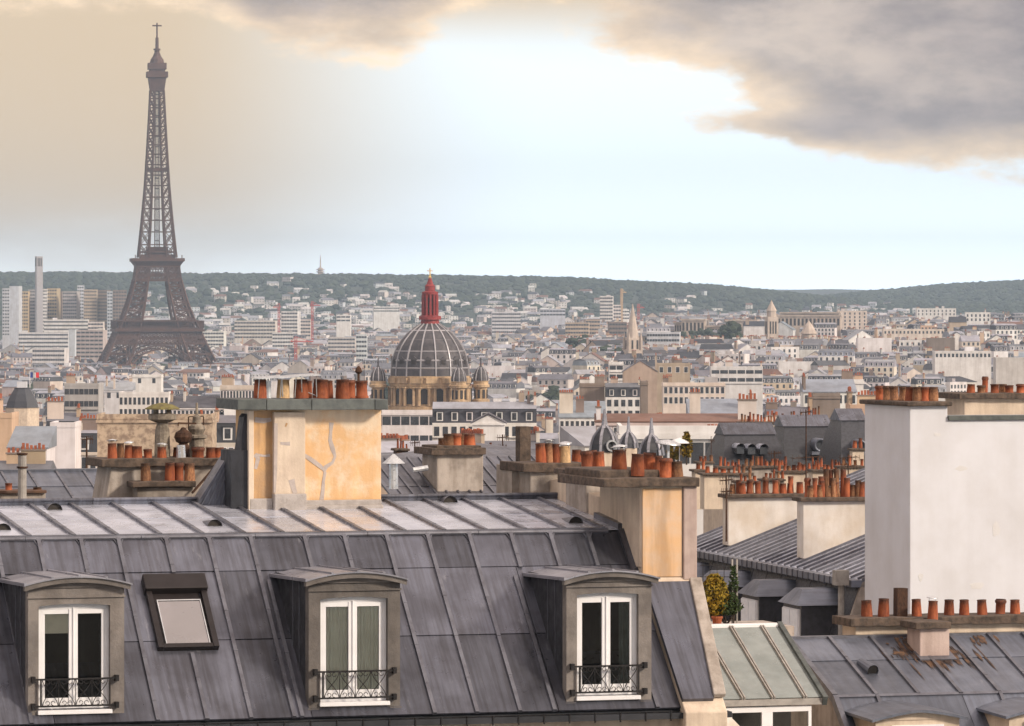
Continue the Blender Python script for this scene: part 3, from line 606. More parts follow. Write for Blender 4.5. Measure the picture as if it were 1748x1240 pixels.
    if s.get('side') and not far:
        for rr in range(min(rows, 3)):
            zt = h - .75 - fh * rr
            for sx in (x0 - .05, x1 - .12):
                for c in range(max(1, int(d / 4))):
                    y = d * (c + .5) / max(1, int(d / 4)); sel('window').box(sx, sx + .17, y - .5, y + .5, zt - 1.7, zt)
    return top
SPECS = []
def block(px0, px1, yt, yb, D, d, roof, wall, roofc, rows, cols, label, cat='building', yaw=0, **kw):
    w = (px1 - px0) * D / F / max(.3, cos(R(yaw))); zt = PZ(yt, D) - G(D, (px0 + px1) / 2)
    h = zt - {'mansard': 2.8 + .1 * d, 'gable': .3 * d * kw.get('pitch', 1), 'endgable': .32 * w * kw.get('pitch', 1), 'shed': .22 * d}.get(roof, .7)
    SPECS.append(dict(x=PX((px0 + px1) / 2, D), D=D, yaw=R(yaw), w=w, d=d, h=max(3, h), roof=roof, wall=wall, roofc=roofc, rows=rows, cols=cols, label=label, cat=cat, px0=px0, px1=px1, yt=yt, yb=yb, far=D > 2300, special=True, seed=len(SPECS) + 500, **kw))
B = block
B(166, 362, 702, 790, 650, 10, 'flat', 'rubble', 'zinc', 0, 0, 'big blank rubble stone gable wall left of the cream chimney', plain=1, stacks=0, wm='rubble')
B(86, 128, 716, 782, 640, 9, 'flat', 'white', 'zinc', 0, 0, 'blank white wall left of the rubble stone gable', plain=1, stacks=0)
B(78, 168, 702, 745, 800, 13, 'mansard', 'white', 'slate', 2, 8, 'white front with a row of slate dormers above the blank white wall')
B(122, 166, 725, 775, 720, 9, 'mansard', 'cream', 'slate', 3, 3, 'narrow cream front with slate mansard against the rubble gable')
B(-8, 84, 783, 840, 560, 10, 'mansard', 'cream', 'slate', 2, 6, 'slate mansard with tall white dormers at the left edge')
B(14, 80, 726, 790, 600, 11, 'shed', 'white', 'bluezinc', 1, 5, 'white octagon-like block with curved zinc cap at far left', stacks=0)
B(-20, 20, 700, 760, 640, 9, 'flat', 'orange', 'zinc', 0, 0, 'orange plastered wall at the left edge', plain=1, nst=1)
B(110, 168, 652, 690, 1250, 16, 'flat', 'grey', 'zinc', 2, 7, 'grey block with a glazed dark top storey', band=1)
B(203, 288, 667, 700, 1300, 15, 'flat', 'white', 'zinc', 2, 11, 'long white block with two rows of windows below the lattice tower', stacks=0)
B(288, 386, 675, 702, 1200, 12, 'shed', 'white', 'dark zinc', 1, 14, 'long low grey roofed hall right of the white windowed block')
B(226, 275, 638, 668, 1900, 12, 'flat', 'white', 'zinc', 1, 2, 'bright blank white block under the lattice tower', stacks=0)
B(178, 226, 652, 672, 1700, 12, 'shed', 'white', 'light zinc', 1, 3, 'white stepped block left of the bright blank one')
B(376, 440, 655, 692, 1200, 14, 'flat', 'cream', 'zinc', 2, 12, 'cream front with a line of small arched windows')
B(365, 412, 705, 770, 700, 11, 'mansard', 'cream', 'slate', 3, 4, 'cream front with white framed windows right of the rubble gable')
B(652, 748, 697, 745, 1080, 18, 'flat', 'white', 'light zinc', 3, 6, 'modern block with flat pale roof and dark window bands below the dome', band=1, fh=4.2, stacks=0, plain=1)
B(738, 916, 684, 750, 980, 13, 'mansard', 'white', 'slate', 2, 12, 'long slate mansard with white dormers right of the dome')
B(806, 862, 704, 750, 900, 10, 'endgable', 'white', 'dark zinc', 0, 0, 'white blank gable with sloping top before the slate mansard', plain=1, stacks=0, pitch=.8)
B(990, 1032, 652, 690, 1400, 12, 'flat', 'brown', 'zinc', 0, 0, 'brown blank party wall left of the white dormers', plain=1)
B(1034, 1094, 652, 692, 1390, 12, 'mansard', 'white', 'slate', 2, 5, 'slate mansard with bright dormers between two brown walls')
B(1094, 1106, 648, 688, 1370, 12, 'flat', 'brown', 'zinc', 0, 0, 'narrow brown wall right of the bright dormers', plain=1, stacks=0)
B(1040, 1064, 616, 650, 1750, 12, 'flat', 'white', 'zinc', 3, 2, 'white block with square windows left of the tan walls', band=1, stacks=0)
B(1064, 1122, 614, 650, 1700, 12, 'endgable', 'tan', 'zinc', 0, 0, 'tan blank gable below the needle spire', plain=1)
B(1122, 1178, 618, 645, 1720, 12, 'flat', 'tan', 'tile', 1, 4, 'tan walled block right of the blank tan gable')
B(1132, 1238, 651, 675, 1500, 12, 'flat', 'cream', 'zinc', 2, 12, 'cream terrace block with rows of arched windows')
B(1214, 1302, 624, 650, 1900, 14, 'flat', 'white', 'zinc', 2, 6, 'white flat block with wide windows left of the square church tower', band=1)
B(1058, 1275, 719, 800, 420, 10, 'flat', 'white', 'zinc', 1, 9, 'wide white wall with a band of pale windows behind the slate turrets', band=1, stacks=0, plain=1, fh=4)
B(1018, 1292, 702, 722, 620, 4.5, 'shed', 'pink', 'tile', 1, 20, 'long low roof with a red brown edge')
B(955, 1034, 684, 712, 1000, 14, 'shed', 'white', 'bluezinc', 1, 9, 'blue grey sloping zinc roof left of the red edged roof')
B(1178, 1288, 680, 706, 900, 16, 'shed', 'pale', 'bluezinc', 1, 5, 'wide blue grey zinc roof with rooflights')
B(1372, 1462, 646, 680, 1150, 13, 'shed', 'white', 'bluezinc', 1, 8, 'white block with blue grey roof right of centre')
B(1388, 1434, 668, 695, 1000, 8, 'flat', 'brown', 'zinc', 0, 0, 'dark brown blank box wall below the blue grey roof', plain=1, stacks=0)
B(1433, 1474, 645, 680, 1200, 12, 'flat', 'white', 'zinc', 0, 0, 'white blank wall right of the dark box', plain=1)
B(1452, 1500, 686, 730, 700, 10, 'flat', 'orange', 'zinc', 1, 2, 'orange plastered wall beside the tall white gable')
B(1310, 1390, 692, 730, 760, 12, 'mansard', 'white', 'dark zinc', 2, 6, 'white front with grey mansard left of the aerials')
B(1596, 1692, 598, 618, 2600, 16, 'flat', 'white', 'zinc', 1, 14, 'long bright white block at upper right')
B(1700, 1765, 609, 632, 2400, 14, 'flat', 'pale', 'zinc', 0, 0, 'pale blank block at the right edge', plain=1)
B(1508, 1612, 561, 580, 3500, 16, 'flat', 'cream', 'zinc', 1, 16, 'long cream terrace at right below the hill')
B(1464, 1522, 576, 600, 3000, 14, 'flat', 'white', 'zinc', 0, 0, 'bright white block below the cream terrace', plain=1)
B(1584, 1630, 576, 598, 3000, 12, 'flat', 'brown', 'zinc', 0, 0, 'grey brown blank wall at right below the hill', plain=1)
B(1565, 1632, 526, 540, 4600, 14, 'flat', 'white', 'zinc', 2, 10, 'white hilltop terrace with trees on its roof')
B(1430, 1480, 530, 562, 4200, 16, 'flat', 'cream', 'zinc', 6, 6, 'tall stepped cream block right of the palace')
# far towers and slabs
TW = [(4, 16, 492, 'bluewhite', 14, 3, 5200), (16, 32, 488, 'bluewhite', 0, 0, 5150), (32, 48, 497, 'ochre', 12, 4, 5200), (48, 61, 494, 'grey', 14, 5, 5250), (71, 80, 493, 'white', 14, 4, 5200), (80, 97, 492, 'ochre', 12, 4, 5220), (97, 106, 497, 'brown', 0, 0, 5250), (107, 131, 497, 'grey', 14, 7, 5200), (132, 143, 487, 'bluewhite', 14, 3, 5250), (143, 165, 494, 'tan', 14, 7, 5180), (165, 183, 495, 'brown', 14, 5, 5200), (183, 192, 497, 'bluewhite', 14, 2, 5170), (193, 216, 495, 'brown', 14, 5, 5200)]
TD = ['pale blue tower block at the left edge', 'plain bluish white tower left of the ochre one', 'ochre tower block left of the smokestack', 'grey gridded tower just left of the smokestack', 'white gridded tower just right of the smokestack', 'broad ochre tower right of the smokestack', 'thin brown blank tower beside the broad ochre one', 'broad grey gridded tower right of the brown blank one', 'tallest bluish white tower of the far left group', 'tan gridded tower right of the tallest one', 'brown gridded tower left of the striped one', 'narrow tower striped white and dark blue', 'brown tower nearest to the lattice tower']
for (a, b, y, c, rw, cl, dd), lb in zip(TW, TD): B(a, b, y, 560, dd, 22, 'flat', c, 'zinc', rw, cl, lb, 'tower block', yaw=rnd.uniform(-6, 6), band=1, fh=3.6, stacks=0, plain=1, group='tower blocks on the far left')
FS = [(75, 150, 545, 4700, 'white', 6, 22, 'long white gridded slab under the tower blocks'), (32, 116, 567, 4500, 'white', 7, 24, 'long white gridded slab nearer at far left'), (117, 128, 562, 4450, 'bluewhite', 0, 0, 'small blank white slab before the tower blocks'), (130, 176, 563, 4400, 'pink', 7, 6, 'pinkish block with few windows left of the lattice tower'), (150, 176, 549, 4650, 'pale', 6, 5, 'pale block behind the pinkish one'), (55, 110, 594, 4000, 'white', 5, 14, 'lowest white gridded slab at far left'), (345, 382, 565, 4800, 'white', 5, 8, 'white stepped block just right of the lattice tower'), (400, 470, 547, 4900, 'pale', 5, 14, 'long pale slab right of the lattice tower'), (480, 508, 531, 5000, 'white', 7, 6, 'white cube block between two cranes'), (508, 530, 545, 5050, 'pale', 5, 5, 'pale low block beside the white cube'), (574, 598, 537, 5000, 'white', 2, 3, 'blank white block left of the domed church'), (638, 682, 523, 6300, 'white', 2, 12, 'long white building on the hillside left of the red lantern'), (608, 626, 570, 3800, 'bluewhite', 8, 4, 'blue glass block left of the dome'), (465, 500, 567, 4700, 'white', 5, 8, 'white slab above the park trees'), (560, 606, 575, 4600, 'pale', 4, 9, 'pale slab above the park, left of the blue glass'),
      (840, 889, 532, 4900, 'bluewhite', 9, 14, 'large pale slab with horizontal window bands right of the dome'), (922, 965, 527, 4950, 'bluewhite', 2, 8, 'white block with a blank screen top'), (1024, 1046, 505, 5100, 'white', 10, 6, 'tallest pale tower right of the screen block'), (1042, 1060, 520, 5150, 'pale', 9, 4, 'grey shoulder block beside the tallest pale tower'), (1062, 1074, 528, 5200, 'white', 3, 3, 'small white block right of the ochre crane'), (1000, 1024, 545, 4700, 'tan', 5, 5, 'tan block below the tallest pale tower'), (1040, 1070, 549, 4300, 'brown', 6, 6, 'reddish brown block left of the needle spire'), (965, 1005, 550, 4500, 'tan', 5, 9, 'tan terrace right of the screen block'), (1104, 1160, 566, 3400, 'bluewhite', 2, 12, 'pale long block right of the needle spire')]
for a, b, y, dd, c, rw, cl, lb in FS: B(a, b, y, y + 26, dd, 18, 'flat', c, 'light zinc', rw, cl, lb, yaw=rnd.uniform(-8, 8), band=1, fh=3.6, stacks=0)
# random fill, checked against what stands further back and must stay in view
KEEP = [(s['px0'], s['px1'], s['yb'], s['D']) for s in SPECS] + [(628, 836, 692, 1590), (172, 372, 617, 4150), (1064, 1096, 600, 2980), (1303, 1400, 578, 3280), (1150, 1440, 578, 3800), (14, 62, 700, 990)]
SIL = [(-200, 850), (0, 848), (178, 848), (179, 782), (405, 765), (406, 642), (662, 642), (663, 838), (734, 836), (735, 744), (828, 744), (829, 815), (874, 815), (875, 758), (1000, 775), (1175, 800), (1236, 800), (1237, 745), (1474, 728), (1475, 662), (1620, 662), (1621, 646), (2000, 646)]
cr_ = random.Random(77); CAND = []
D = 590.
while D < 5800:
    px = -260.; far = D > 2300
    while px < 2010:
        w = cr_.uniform(6, 19) if D < 1700 else cr_.uniform(7, 22); p1 = px + w * F / D
        Dj = D + cr_.uniform(-7, 7); ang = 18 * sin(px * .004 + int(D / 260) * 1.7) + cr_.uniform(-6, 6) + (cr_.choice([0, 0, 0, 35, -40]) if cr_.random() < .5 else 0)
        typ = cr_.choices(['mansard', 'gable', 'endgable', 'shed', 'flat'], [5, 3, 2, 1.5, 2.6])[0]
        h = cr_.gauss(17.5, 2.6) + (cr_.uniform(2, 6) if cr_.random() < .12 else 0) + 5 * sstep(2300, 3200, D)
        d_ = cr_.uniform(8, 13)
        if cr_.random() < .93:
            CAND.append(dict(x=PX((px + p1) / 2, Dj), D=Dj, yaw=R(ang), w=w, d=d_, h=max(8, h), roof=typ, wall=cr_.choices(['white', 'cream', 'pale', 'tan', 'pink', 'grey', 'brown', 'orange'], [10, 4.5, 4.5, 1.3, 1.4, 1.2, .9, .4])[0], roofc=cr_.choices(['zinc', 'light zinc', 'slate', 'dark zinc', 'tile', 'bluezinc'], [4, 3, 3, 2.4, .8, 1.2])[0],
                             rows=0 if cr_.random() < .3 else cr_.choice([2, 3, 4]), cols=max(1, int(w / cr_.uniform(2.2, 3.4))), side=cr_.random() < .4, px0=px, px1=p1, far=far, seed=cr_.randint(0, 10 ** 7), nst=cr_.choice([1, 2, 2, 3]) if not far else cr_.choice([0, 1, 1])))
        px = p1 + (cr_.uniform(0, 3) if cr_.random() < .75 else cr_.uniform(6, 14)) * F / D * .6
    D += cr_.uniform(13, 19) * (1 + D / 4500)
for s in CAND:
    tp = s['h'] + {'mansard': 2.8 + .1 * s['d'], 'gable': .3 * s['d'], 'endgable': .32 * s['w'], 'shed': .22 * s['d']}.get(s['roof'], .7)
    lim = 0
    for a, b, yb, Dk in KEEP:
        if Dk > s['D'] + 4 and s['px1'] > a - 2 and s['px0'] < b + 2: lim = max(lim, yb)
        if abs(Dk - s['D']) < 16 and s['px1'] > a and s['px0'] < b: lim = 9999
    yt = HY + (CAMZ - G(s['D'], (s['px0'] + s['px1']) / 2) - tp) * F / s['D']
    if yt < lim:
        if lim == 9999: s['dead'] = True; continue
        cut = (lim - yt) * s['D'] / F; s['h'] -= cut; yt = lim
        if s['h'] < 5: s['dead'] = True
    s['yt'] = yt
ALL = sorted([s for s in CAND if not s.get('dead')] + SPECS, key=lambda s: s['D'])
hb = [lerp(SIL, -200 + 4 * i) for i in range(560)]
for s in ALL:
    i0 = max(0, int((s['px0'] + 200) / 4)); i1 = min(559, int((s['px1'] + 200) / 4)); vis = 0
    for i in range(i0, i1 + 1):
        if hb[i] > s['yt']:
            if -20 < -200 + 4 * i < 1768: vis += (hb[i] - s['yt']) * 4
            hb[i] = min(hb[i], s['yt'] + 3)
            s['seen'] = True
    s['vis'] = vis
KEEPB = [s for s in ALL if s.get('seen') or s.get('special') or s['D'] < 1900]
fill = sorted([s for s in KEEPB if not s.get('special')], key=lambda s: -s['vis'])
IND = [s for s in fill if s['vis'] > 0][:300 - len(SPECS)]
for s in IND: s['ind'] = True
ANCH = [(20, 'the left edge'), (100, 'the smokestack'), (268, 'the lattice tower'), (400, 'the park trees'), (540, 'the ridge relay tower'), (640, 'the left church turret'), (734, 'the red lantern'), (830, 'the right church turret'), (865, 'the banded far slab'), (943, 'the white screen block'), (1035, 'the pale far tower'), (1080, 'the needle spire'), (1180, 'the palace end'), (1265, 'the palace pavilion'), (1317, 'the square church tower'), (1382, 'the round apse'), (1500, 'the tall white gable'), (1640, 'the bright long block'), (1740, 'the right edge')]
ORD = ['nearest', 'second', 'third', 'fourth', 'fifth', 'sixth', 'seventh', 'eighth', 'ninth', 'tenth', 'eleventh', 'twelfth', 'thirteenth', 'fourteenth', 'fifteenth', 'sixteenth', 'seventeenth', 'eighteenth', 'nineteenth', 'twentieth', 'twenty-first', 'twenty-second', 'twenty-third', 'twenty-fourth', 'twenty-fifth']
RW = {'mansard': 'mansard roof', 'gable': 'pitched roof', 'endgable': 'pointed gable', 'shed': 'sloping roof', 'flat': 'flat roof'}
RCW = {'bluezinc': 'blue grey', 'zinc': 'grey', 'light zinc': 'pale grey', 'slate': 'slate', 'dark zinc': 'dark grey', 'tile': 'red brown'}
cnt = {}
for s in sorted(IND, key=lambda s: s['D']):
    pc = (s['px0'] + s['px1']) / 2; an = min(ANCH, key=lambda a: abs(a[0] - pc)); key = an[1]
    k = cnt.get(key, 0); cnt[key] = k + 1
    o_ = ORD[k] if k < len(ORD) else 'far %s' % ORD[k - len(ORD)]
    rw = RW[s['roof']] if s['roof'] == 'flat' else RCW[s['roofc']] + ' ' + RW[s['roof']]
    s['label'] = '%s building, %s, %s back below %s' % ('windowless ' + s['wall'] if s['rows'] == 0 else s['wall'], rw, o_, key); s['cat'] = 'building'
mass = MB(); mass.usecol = True
PN = {'wall': 'wall', 'roof': 'roof', 'window': 'windows', 'pot': 'chimney_pots', 'chimney0': 'chimney', 'chimney1': 'chimney', 'chimney2': 'chimney', 'dormer': 'dormer'}
for s in KEEPB:
    T = Matrix.Translation((s['x'], s['D'], G(s['D'], (s['px0'] + s['px1']) / 2) - .4)) @ Matrix.Rotation(s['yaw'], 4, 'Z')
    if s.get('special') or s.get('ind'):
        root = empty('city_building' if s['cat'] != 'tower block' else 'tower_block', T.to_translation(), s['yaw'], s['label'], s['cat'], s.get('group') or ('rooftop city between the near roofs and the hills'))
        parts = {}
        def sel(k, c=None):
            if k not in parts: parts[k] = MB(); parts[k].usecol = True
            if c: parts[k].col = (*c[:3], 1)
            return parts[k]
        geom(sel, s)
        for k, m in parts.items():
            if k == 'wall' and s.get('wm'): m.usecol = False; m.build('wall', s['wm'], root); continue
            m.build(PN[k] if k != 'dormer' else 'dormers', CITYM[MI[k]], root, kind='stuff' if k in ('window', 'pot', 'dormer') else None)
    else:
        mass.T = T
        def sel(k, c=None):
            mass.mi = MI[k]
            if c: mass.col = (*c[:3], 1)
            return mass
        geom(sel, s)
mass.build('distant_rooftops', CITYM, label='mass of small far roofs and walls filling the city', cat='city', kind='stuff')
# hillside houses: far specks
hb_ = MB(); hb_.usecol = True; r_ = random.Random(9)
for i in range(1600):
    if i < 650: p = r_.uniform(-100, 1850); D = r_.uniform(5350, 6300)
    else:
        c = r_.choice([(380, 6900, 90), (470, 7300, 80), (560, 7000, 70), (700, 7300, 60), (640, 6800, 60), (900, 7400, 60), (1000, 7000, 80), (1180, 7000, 50), (1230, 6700, 60), (1330, 7000, 60), (1430, 6800, 50), (290, 6900, 30), (1500, 7600, 40), (860, 6600, 80)])
        p = r_.gauss(c[0], c[2]); D = c[1] - 60 + r_.gauss(0, 360)
    D = max(5350, min(8700, D)); hb_.T = Matrix.Translation((PX(p, D), D, hz(p, D))) @ Matrix.Rotation(r_.uniform(-.6, .6), 4, 'Z')
    w = r_.uniform(6, 20); h = r_.uniform(7, 14) if D < 6300 else r_.uniform(5, 9); d_ = 10
    hb_.mi = 0; hb_.col = vary(WALLC[r_.choice(['white', 'white', 'pale', 'bluewhite'])], r_); hb_.box(-w / 2, w / 2, 0, d_, 0, h)
    hb_.mi = 1; hb_.col = vary(ROOFC[r_.choice(['zinc', 'light zinc', 'light zinc', 'slate', 'white', 'white', 'tile'])], r_)
    if r_.random() < .6: hb_.prism([(-w / 2 - .3, -.4, h), (-w / 2 - .3, d_ + .4, h), (-w / 2 - .3, d_ / 2, h + 3)], (w + .6, 0, 0))
    else: hb_.box(-w / 2 + .2, w / 2 - .2, .3, d_, h, h + .4)
    hb_.mi = 2
    for k in range(int(w / 4)): x = -w / 2 + w * (k + .5) / int(w / 4); [hb_.box(x - .7, x + .7, -.1, .1, h - 2.2 - 3.2 * q_, h - .8 - 3.2 * q_) for q_ in range(2)]
hb_.build('hillside_houses', CITYM, label='pale specks of houses among the trees on the far slope', cat='houses', kind='stuff')
# dark domed turret with a flag
D = 1000.; s = D / F; r0 = empty('domed_turret_building', (PX(38, D), D, G(D)), 0, 'dark slate domed roof with a flagpole at far left', 'building')
def tz(py): return PZ(py, D) - G(D)
m = MB(); m.lathe([(30 * s, 0), (30 * s, tz(697)), (31.5 * s, tz(696))], 8, ph=pi / 8); m.build('wall', 'plaster_pale', r0)
m = MB(); m.lathe([(29 * s, tz(697)), (26 * s, tz(685)), (20 * s, tz(673)), (14 * s, tz(664)), (14.5 * s, tz(662.5)), (12 * s, tz(662))], 8, ph=pi / 8); m.build('dome', 'slate', r0)
m = MB(); m.box(-8 * s, 8 * s, -8 * s, 8 * s, tz(662), tz(652)); m.build('lantern', 'white_wall', r0)
fr_ = empty('flag', (PX(51, D), D, tz(662) + G(D)), 0, 'blue white and red flag on a pole above the slate dome', 'flag')
m = MB(); m.cyl((0, 0, 0), (0, 0, tz(634) - tz(662)), .09, .06, 6); m.build('pole', 'white_paint', fr_)
for k, c in enumerate(('flag_blue', 'flag_white', 'flag_red')):
    m = MB(); zz = tz(636) - tz(662); n_ = 5
    for i in range(n_): a, b = (k + i / n_) * .62, (k + (i + 1) / n_) * .62; m.hexa([(a, .12 * sin(a * 4), zz - 1.1), (b, .12 * sin(b * 4), zz - 1.1), (b, .12 * sin(b * 4) + .02, zz - 1.1), (a, .12 * sin(a * 4) + .02, zz - 1.1), (a, .12 * sin(a * 4), zz), (b, .12 * sin(b * 4), zz), (b, .12 * sin(b * 4) + .02, zz), (a, .12 * sin(a * 4) + .02, zz)])
    m.build('flag_band', c, fr_)
# ================================================================ shared small parts
def pot_mesh(name, mt, r, h, top=.86, square=False):
    m = MB(); rt = r * top
    if square:
        m.box(-r, r, -r, r, 0, h); m.mi = 1; m.box(-r * .7, r * .7, -r * .7, r * .7, h, h + .004)
    else:
        m.lathe([(r, 0), (r * .985, h * .3), (rt, h * .93), (rt * 1.05, h * .94), (rt * 1.05, h), (rt * .8, h)], 16); m.mi = 1; m.lathe([(rt * .8, h), (rt * .8, h - .14), (0, h - .14)], 16)
    return m.mesh(name, [mt, 'soot_hollow'], not square)
def pot_mesh2(mt, kind):
    m = MB(); P = {1: [(.47, 0), (.47, .06), (.42, .07), (.42, .78), (.47, .80), (.50, .86), (.50, .93), (.44, .95), (.44, 1.0), (.36, 1.0)], 2: [(.5, 0), (.5, .12), (.43, .14), (.40, .5), (.42, .88), (.46, .90), (.46, 1.0), (.36, 1.0)]}[kind]
    m.lathe(P, 16); m.mi = 1; m.lathe([(.36, 1.0), (.36, .8), (0, .8)], 16); return m.mesh('chimney_pot', [mt, 'soot_hollow'], True)
POTS = {k: pot_mesh('chimney_pot', k, .5, 1.0) for k in ('terracotta', 'terracotta_old', 'pot_buff', 'tin')}
POT2 = {(k, j): pot_mesh2(k, j) for k in ('terracotta', 'terracotta_old') for j in (1, 2)}
POTS['brown'] = pot_mesh('chimney_pot', 'rust', .5, 1.0, square=True)
prn = random.Random(3)
def pot(parent, x, y, z, w, h, mt='terracotta'):
    me = POTS[mt]
    if (mt, 1) in POT2 and prn.random() < .38: me = POT2[(mt, prn.choice((1, 2)))]
    o = link('chimney_pot', me, parent, (x, y, z - .01), prn.uniform(0, 6), (w, w, h + .01)); o.rotation_euler = (prn.uniform(-.045, .045), prn.uniform(-.045, .045), prn.uniform(0, 6) if mt != 'brown' else 0); return o
m = MB(); m.lathe([(.0, .16), (.30, .10), (.56, .0), (.55, -.02), (.28, .07), (0, .13)], 10)
for k in range(4): a = k * pi / 2 + .4; m.bar((.4 * cos(a), .4 * sin(a), -.28), (.4 * cos(a), .4 * sin(a), .04), .04)
CAPM = m.mesh('rain_cap', 'tin', True)
def cap(parent, x, y, z, w):
    o = link('rain_cap', CAPM, parent, (x, y, z), prn.uniform(0, 3), (w, w, w)); o.rotation_euler = (prn.uniform(-.15, .15), prn.uniform(-.15, .15), 0); return o
def pots_px(fr, parent, y, lst, mt='terracotta'):
    """lst: (centre px, top py, bottom py, width px[, material[, cap]])"""
    for t_ in lst:
        px, yt, yb, wd = t_[:4]; mm = t_[4] if len(t_) > 4 and t_[4] else mt; yy = y + (t_[6] if len(t_) > 6 else 0)
        x = fr.x(px, yy); z0 = fr.z(yb, x, yy); z1 = fr.z(yt, x, yy); w = wd * fr.dep(x, yy) / F
        pot(parent, x, yy, z0, w, z1 - z0, mm)
        if len(t_) > 5 and t_[5]: cap(parent, x, yy, z1 + .05, w * 1.05)
def slab(fr, parent, px0, px1, yt, yb, y0, y1, mt='cap_stone', name='cap_slab', bevel=.015):
    x0, x1 = fr.x(px0, y0), fr.x(px1, y0); xm = (x0 + x1) / 2; m = MB(); n_ = max(3, int((x1 - x0) / .25)); z0, z1 = fr.z(yb, xm, y0), fr.z(yt, xm, y0)
    r_ = random.Random(int(px0 * 7 + yt)); j = [r_.uniform(-.012, .012) for _ in range(n_ + 1)] if mt == 'cap_stone' else [0] * (n_ + 1); k = [r_.uniform(-.02, .02) for _ in range(n_ + 1)] if mt == 'cap_stone' else [0] * (n_ + 1)
    X = [x0 + (x1 - x0) * i / n_ for i in range(n_ + 1)]
    q = []
    for i in range(n_ + 1): q += [(X[i], y0 + k[i], z0 + j[i]), (X[i], y1, z0), (X[i], y1, z1 + j[i]), (X[i], y0 + k[i] * .6, z1 + j[n_ - i])]
    fs = [(0, 1, 2, 3), tuple(4 * n_ + i for i in (3, 2, 1, 0))]
    for i in range(n_): a = 4 * i; fs += [(a + 0, a + 3, a + 7, a + 4), (a + 3, a + 2, a + 6, a + 7), (a + 2, a + 1, a + 5, a + 6), (a + 1, a + 0, a + 4, a + 5)]
    m.add(q, fs); return m.build(name, mt, parent, bevel=bevel)
def pbox(fr, parent, px0, px1, yt, yb, y0, y1, name, mt, bevel=.0, **k):
    x0, x1 = fr.x(px0, y0), fr.x(px1, y0); xm = (x0 + x1) / 2; m = MB(); m.box(x0, x1, y0, y1, fr.z(yb, xm, y0), fr.z(yt, xm, y0)); return m.build(name, mt, parent, bevel=bevel, **k)
class Slope:   # a roof plane running along local x; s measured from its upper (dirn -1: lower) edge
    def __init__(s, y0, z0, ang, into): s.y0 = y0; s.z0 = z0; s.c = cos(R(ang)); s.s = sin(R(ang)); s.into = into
    def pt(s, x, d, off):
        if s.into: return (x, s.y0 + d * s.c - off * s.s, s.z0 + d * s.s + off * s.c)     # climbs into the building
        return (x, s.y0 - d * s.c - off * s.s, s.z0 - d * s.s + off * s.c)                # falls towards the street
    def slab(s, m, x0, x1, d0, d1, o0, o1, tilt=0):
        m.hexa([s.pt(x0, d0, o0), s.pt(x1, d0, o0), s.pt(x1, d1, o0), s.pt(x0, d1, o0), s.pt(x0, d0, o1), s.pt(x1, d0, o1), s.pt(x1, d1, o1 + tilt), s.pt(x0, d1, o1 + tilt)] if s.into else
               [s.pt(x0, d1, o0), s.pt(x1, d1, o0), s.pt(x1, d0, o0), s.pt(x0, d0, o0), s.pt(x0, d1, o1 + tilt), s.pt(x1, d1, o1 + tilt), s.pt(x1, d0, o1), s.pt(x0, d0, o1)])
def panels(sl, parent, xs, cuts, mt, th=.02, gap=.006, name='zinc_panel'):
    for a, b in zip(xs, xs[1:]):
        for i, (d0, d1) in enumerate(zip(cuts, cuts[1:])):
            m = MB(); e = prn.uniform(-.003, .003); lift = .012 if not sl.into else 0
            sl.slab(m, a + gap, b - gap, d0 + .004, d1 - .004, 0, th + e, lift if not sl.into else -.004); m.build(name, mt, parent)
def battens(sl, parent, xs, d0, d1, w=.065, h=.065, mt='zinc_seam', name='batten', joints=True):
    for x in xs:
        m = MB(); sl.slab(m, x - w / 2, x + w / 2, d0, d1, .0, h)
        if joints:
            d = d0 + prn.uniform(.5, 1.0)
            while d < d1: sl.slab(m, x - w / 2 - .004, x + w / 2 + .004, d, d + .03, .0, h + .005); d += prn.uniform(.85, 1.0)
        m.build(name, mt, parent)

# ================================================================ foreground mansard building
FA = Fr(530, 84, 17, 55)
A = FA.root('mansard_building', 'grey zinc mansard building with three arched dormers filling the foreground', 'building')
ZB = FA.z(913, 0, 0)
UP = Slope(0, ZB, 5.7, True); LO = Slope(0, ZB, 43, False); UL, LL = 3.92, 4.24
xgl = FA.x(1095, -1.0); xgr = FA.x(1190, -1.0); XL = -13.0
m = MB(); m.box(XL, xgl, -3.0, 8.2, 0, ZB - 2.93); m.build('wall', 'plaster_pale', A)
m = MB(); m.prism([(XL, -3.08, ZB - 2.94), (XL, -.02, ZB - .03), (XL, 3.9, ZB + .36), (XL, 8.2, ZB - .03), (XL, 8.2, ZB - 2.94)], (xgl - XL, 0, 0)); m.build('roof_deck', 'zinc_dark', A)
ub = [FA.x(p, 0) for p in (51, 127, 200, 274, 346, 417, 483, 552, 622, 691, 759, 829, 897, 964, 1030)]
ub = [ub[0] - .73 * k for k in range(10, 0, -1)] + ub
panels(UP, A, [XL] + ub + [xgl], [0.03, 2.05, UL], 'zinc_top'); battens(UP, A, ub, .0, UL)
sh = [FA.x(p, 0) for p in (64, 136, 281, 517, 585, 869, 936, 1000)]; fu = [FA.x(p, 0) for p in (200, 354, 425, 657, 727, 798)]
ext = [FA.x(64, 0) - .73 * k for k in range(9, 0, -1)]
lall = sorted(ext + sh + fu); r1 = .86
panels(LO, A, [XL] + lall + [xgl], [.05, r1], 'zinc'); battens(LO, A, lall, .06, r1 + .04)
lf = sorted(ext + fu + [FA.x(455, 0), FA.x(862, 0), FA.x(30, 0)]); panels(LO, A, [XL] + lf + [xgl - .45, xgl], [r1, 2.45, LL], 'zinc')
battens(LO, A, ext + fu, r1 + .04, LL); battens(LO, A, [FA.x(281, 0)], 2.75, LL); battens(LO, A, [FA.x(438, 0), FA.x(855, 0), xgl - .42], r1 + .25, LL)
m = MB()
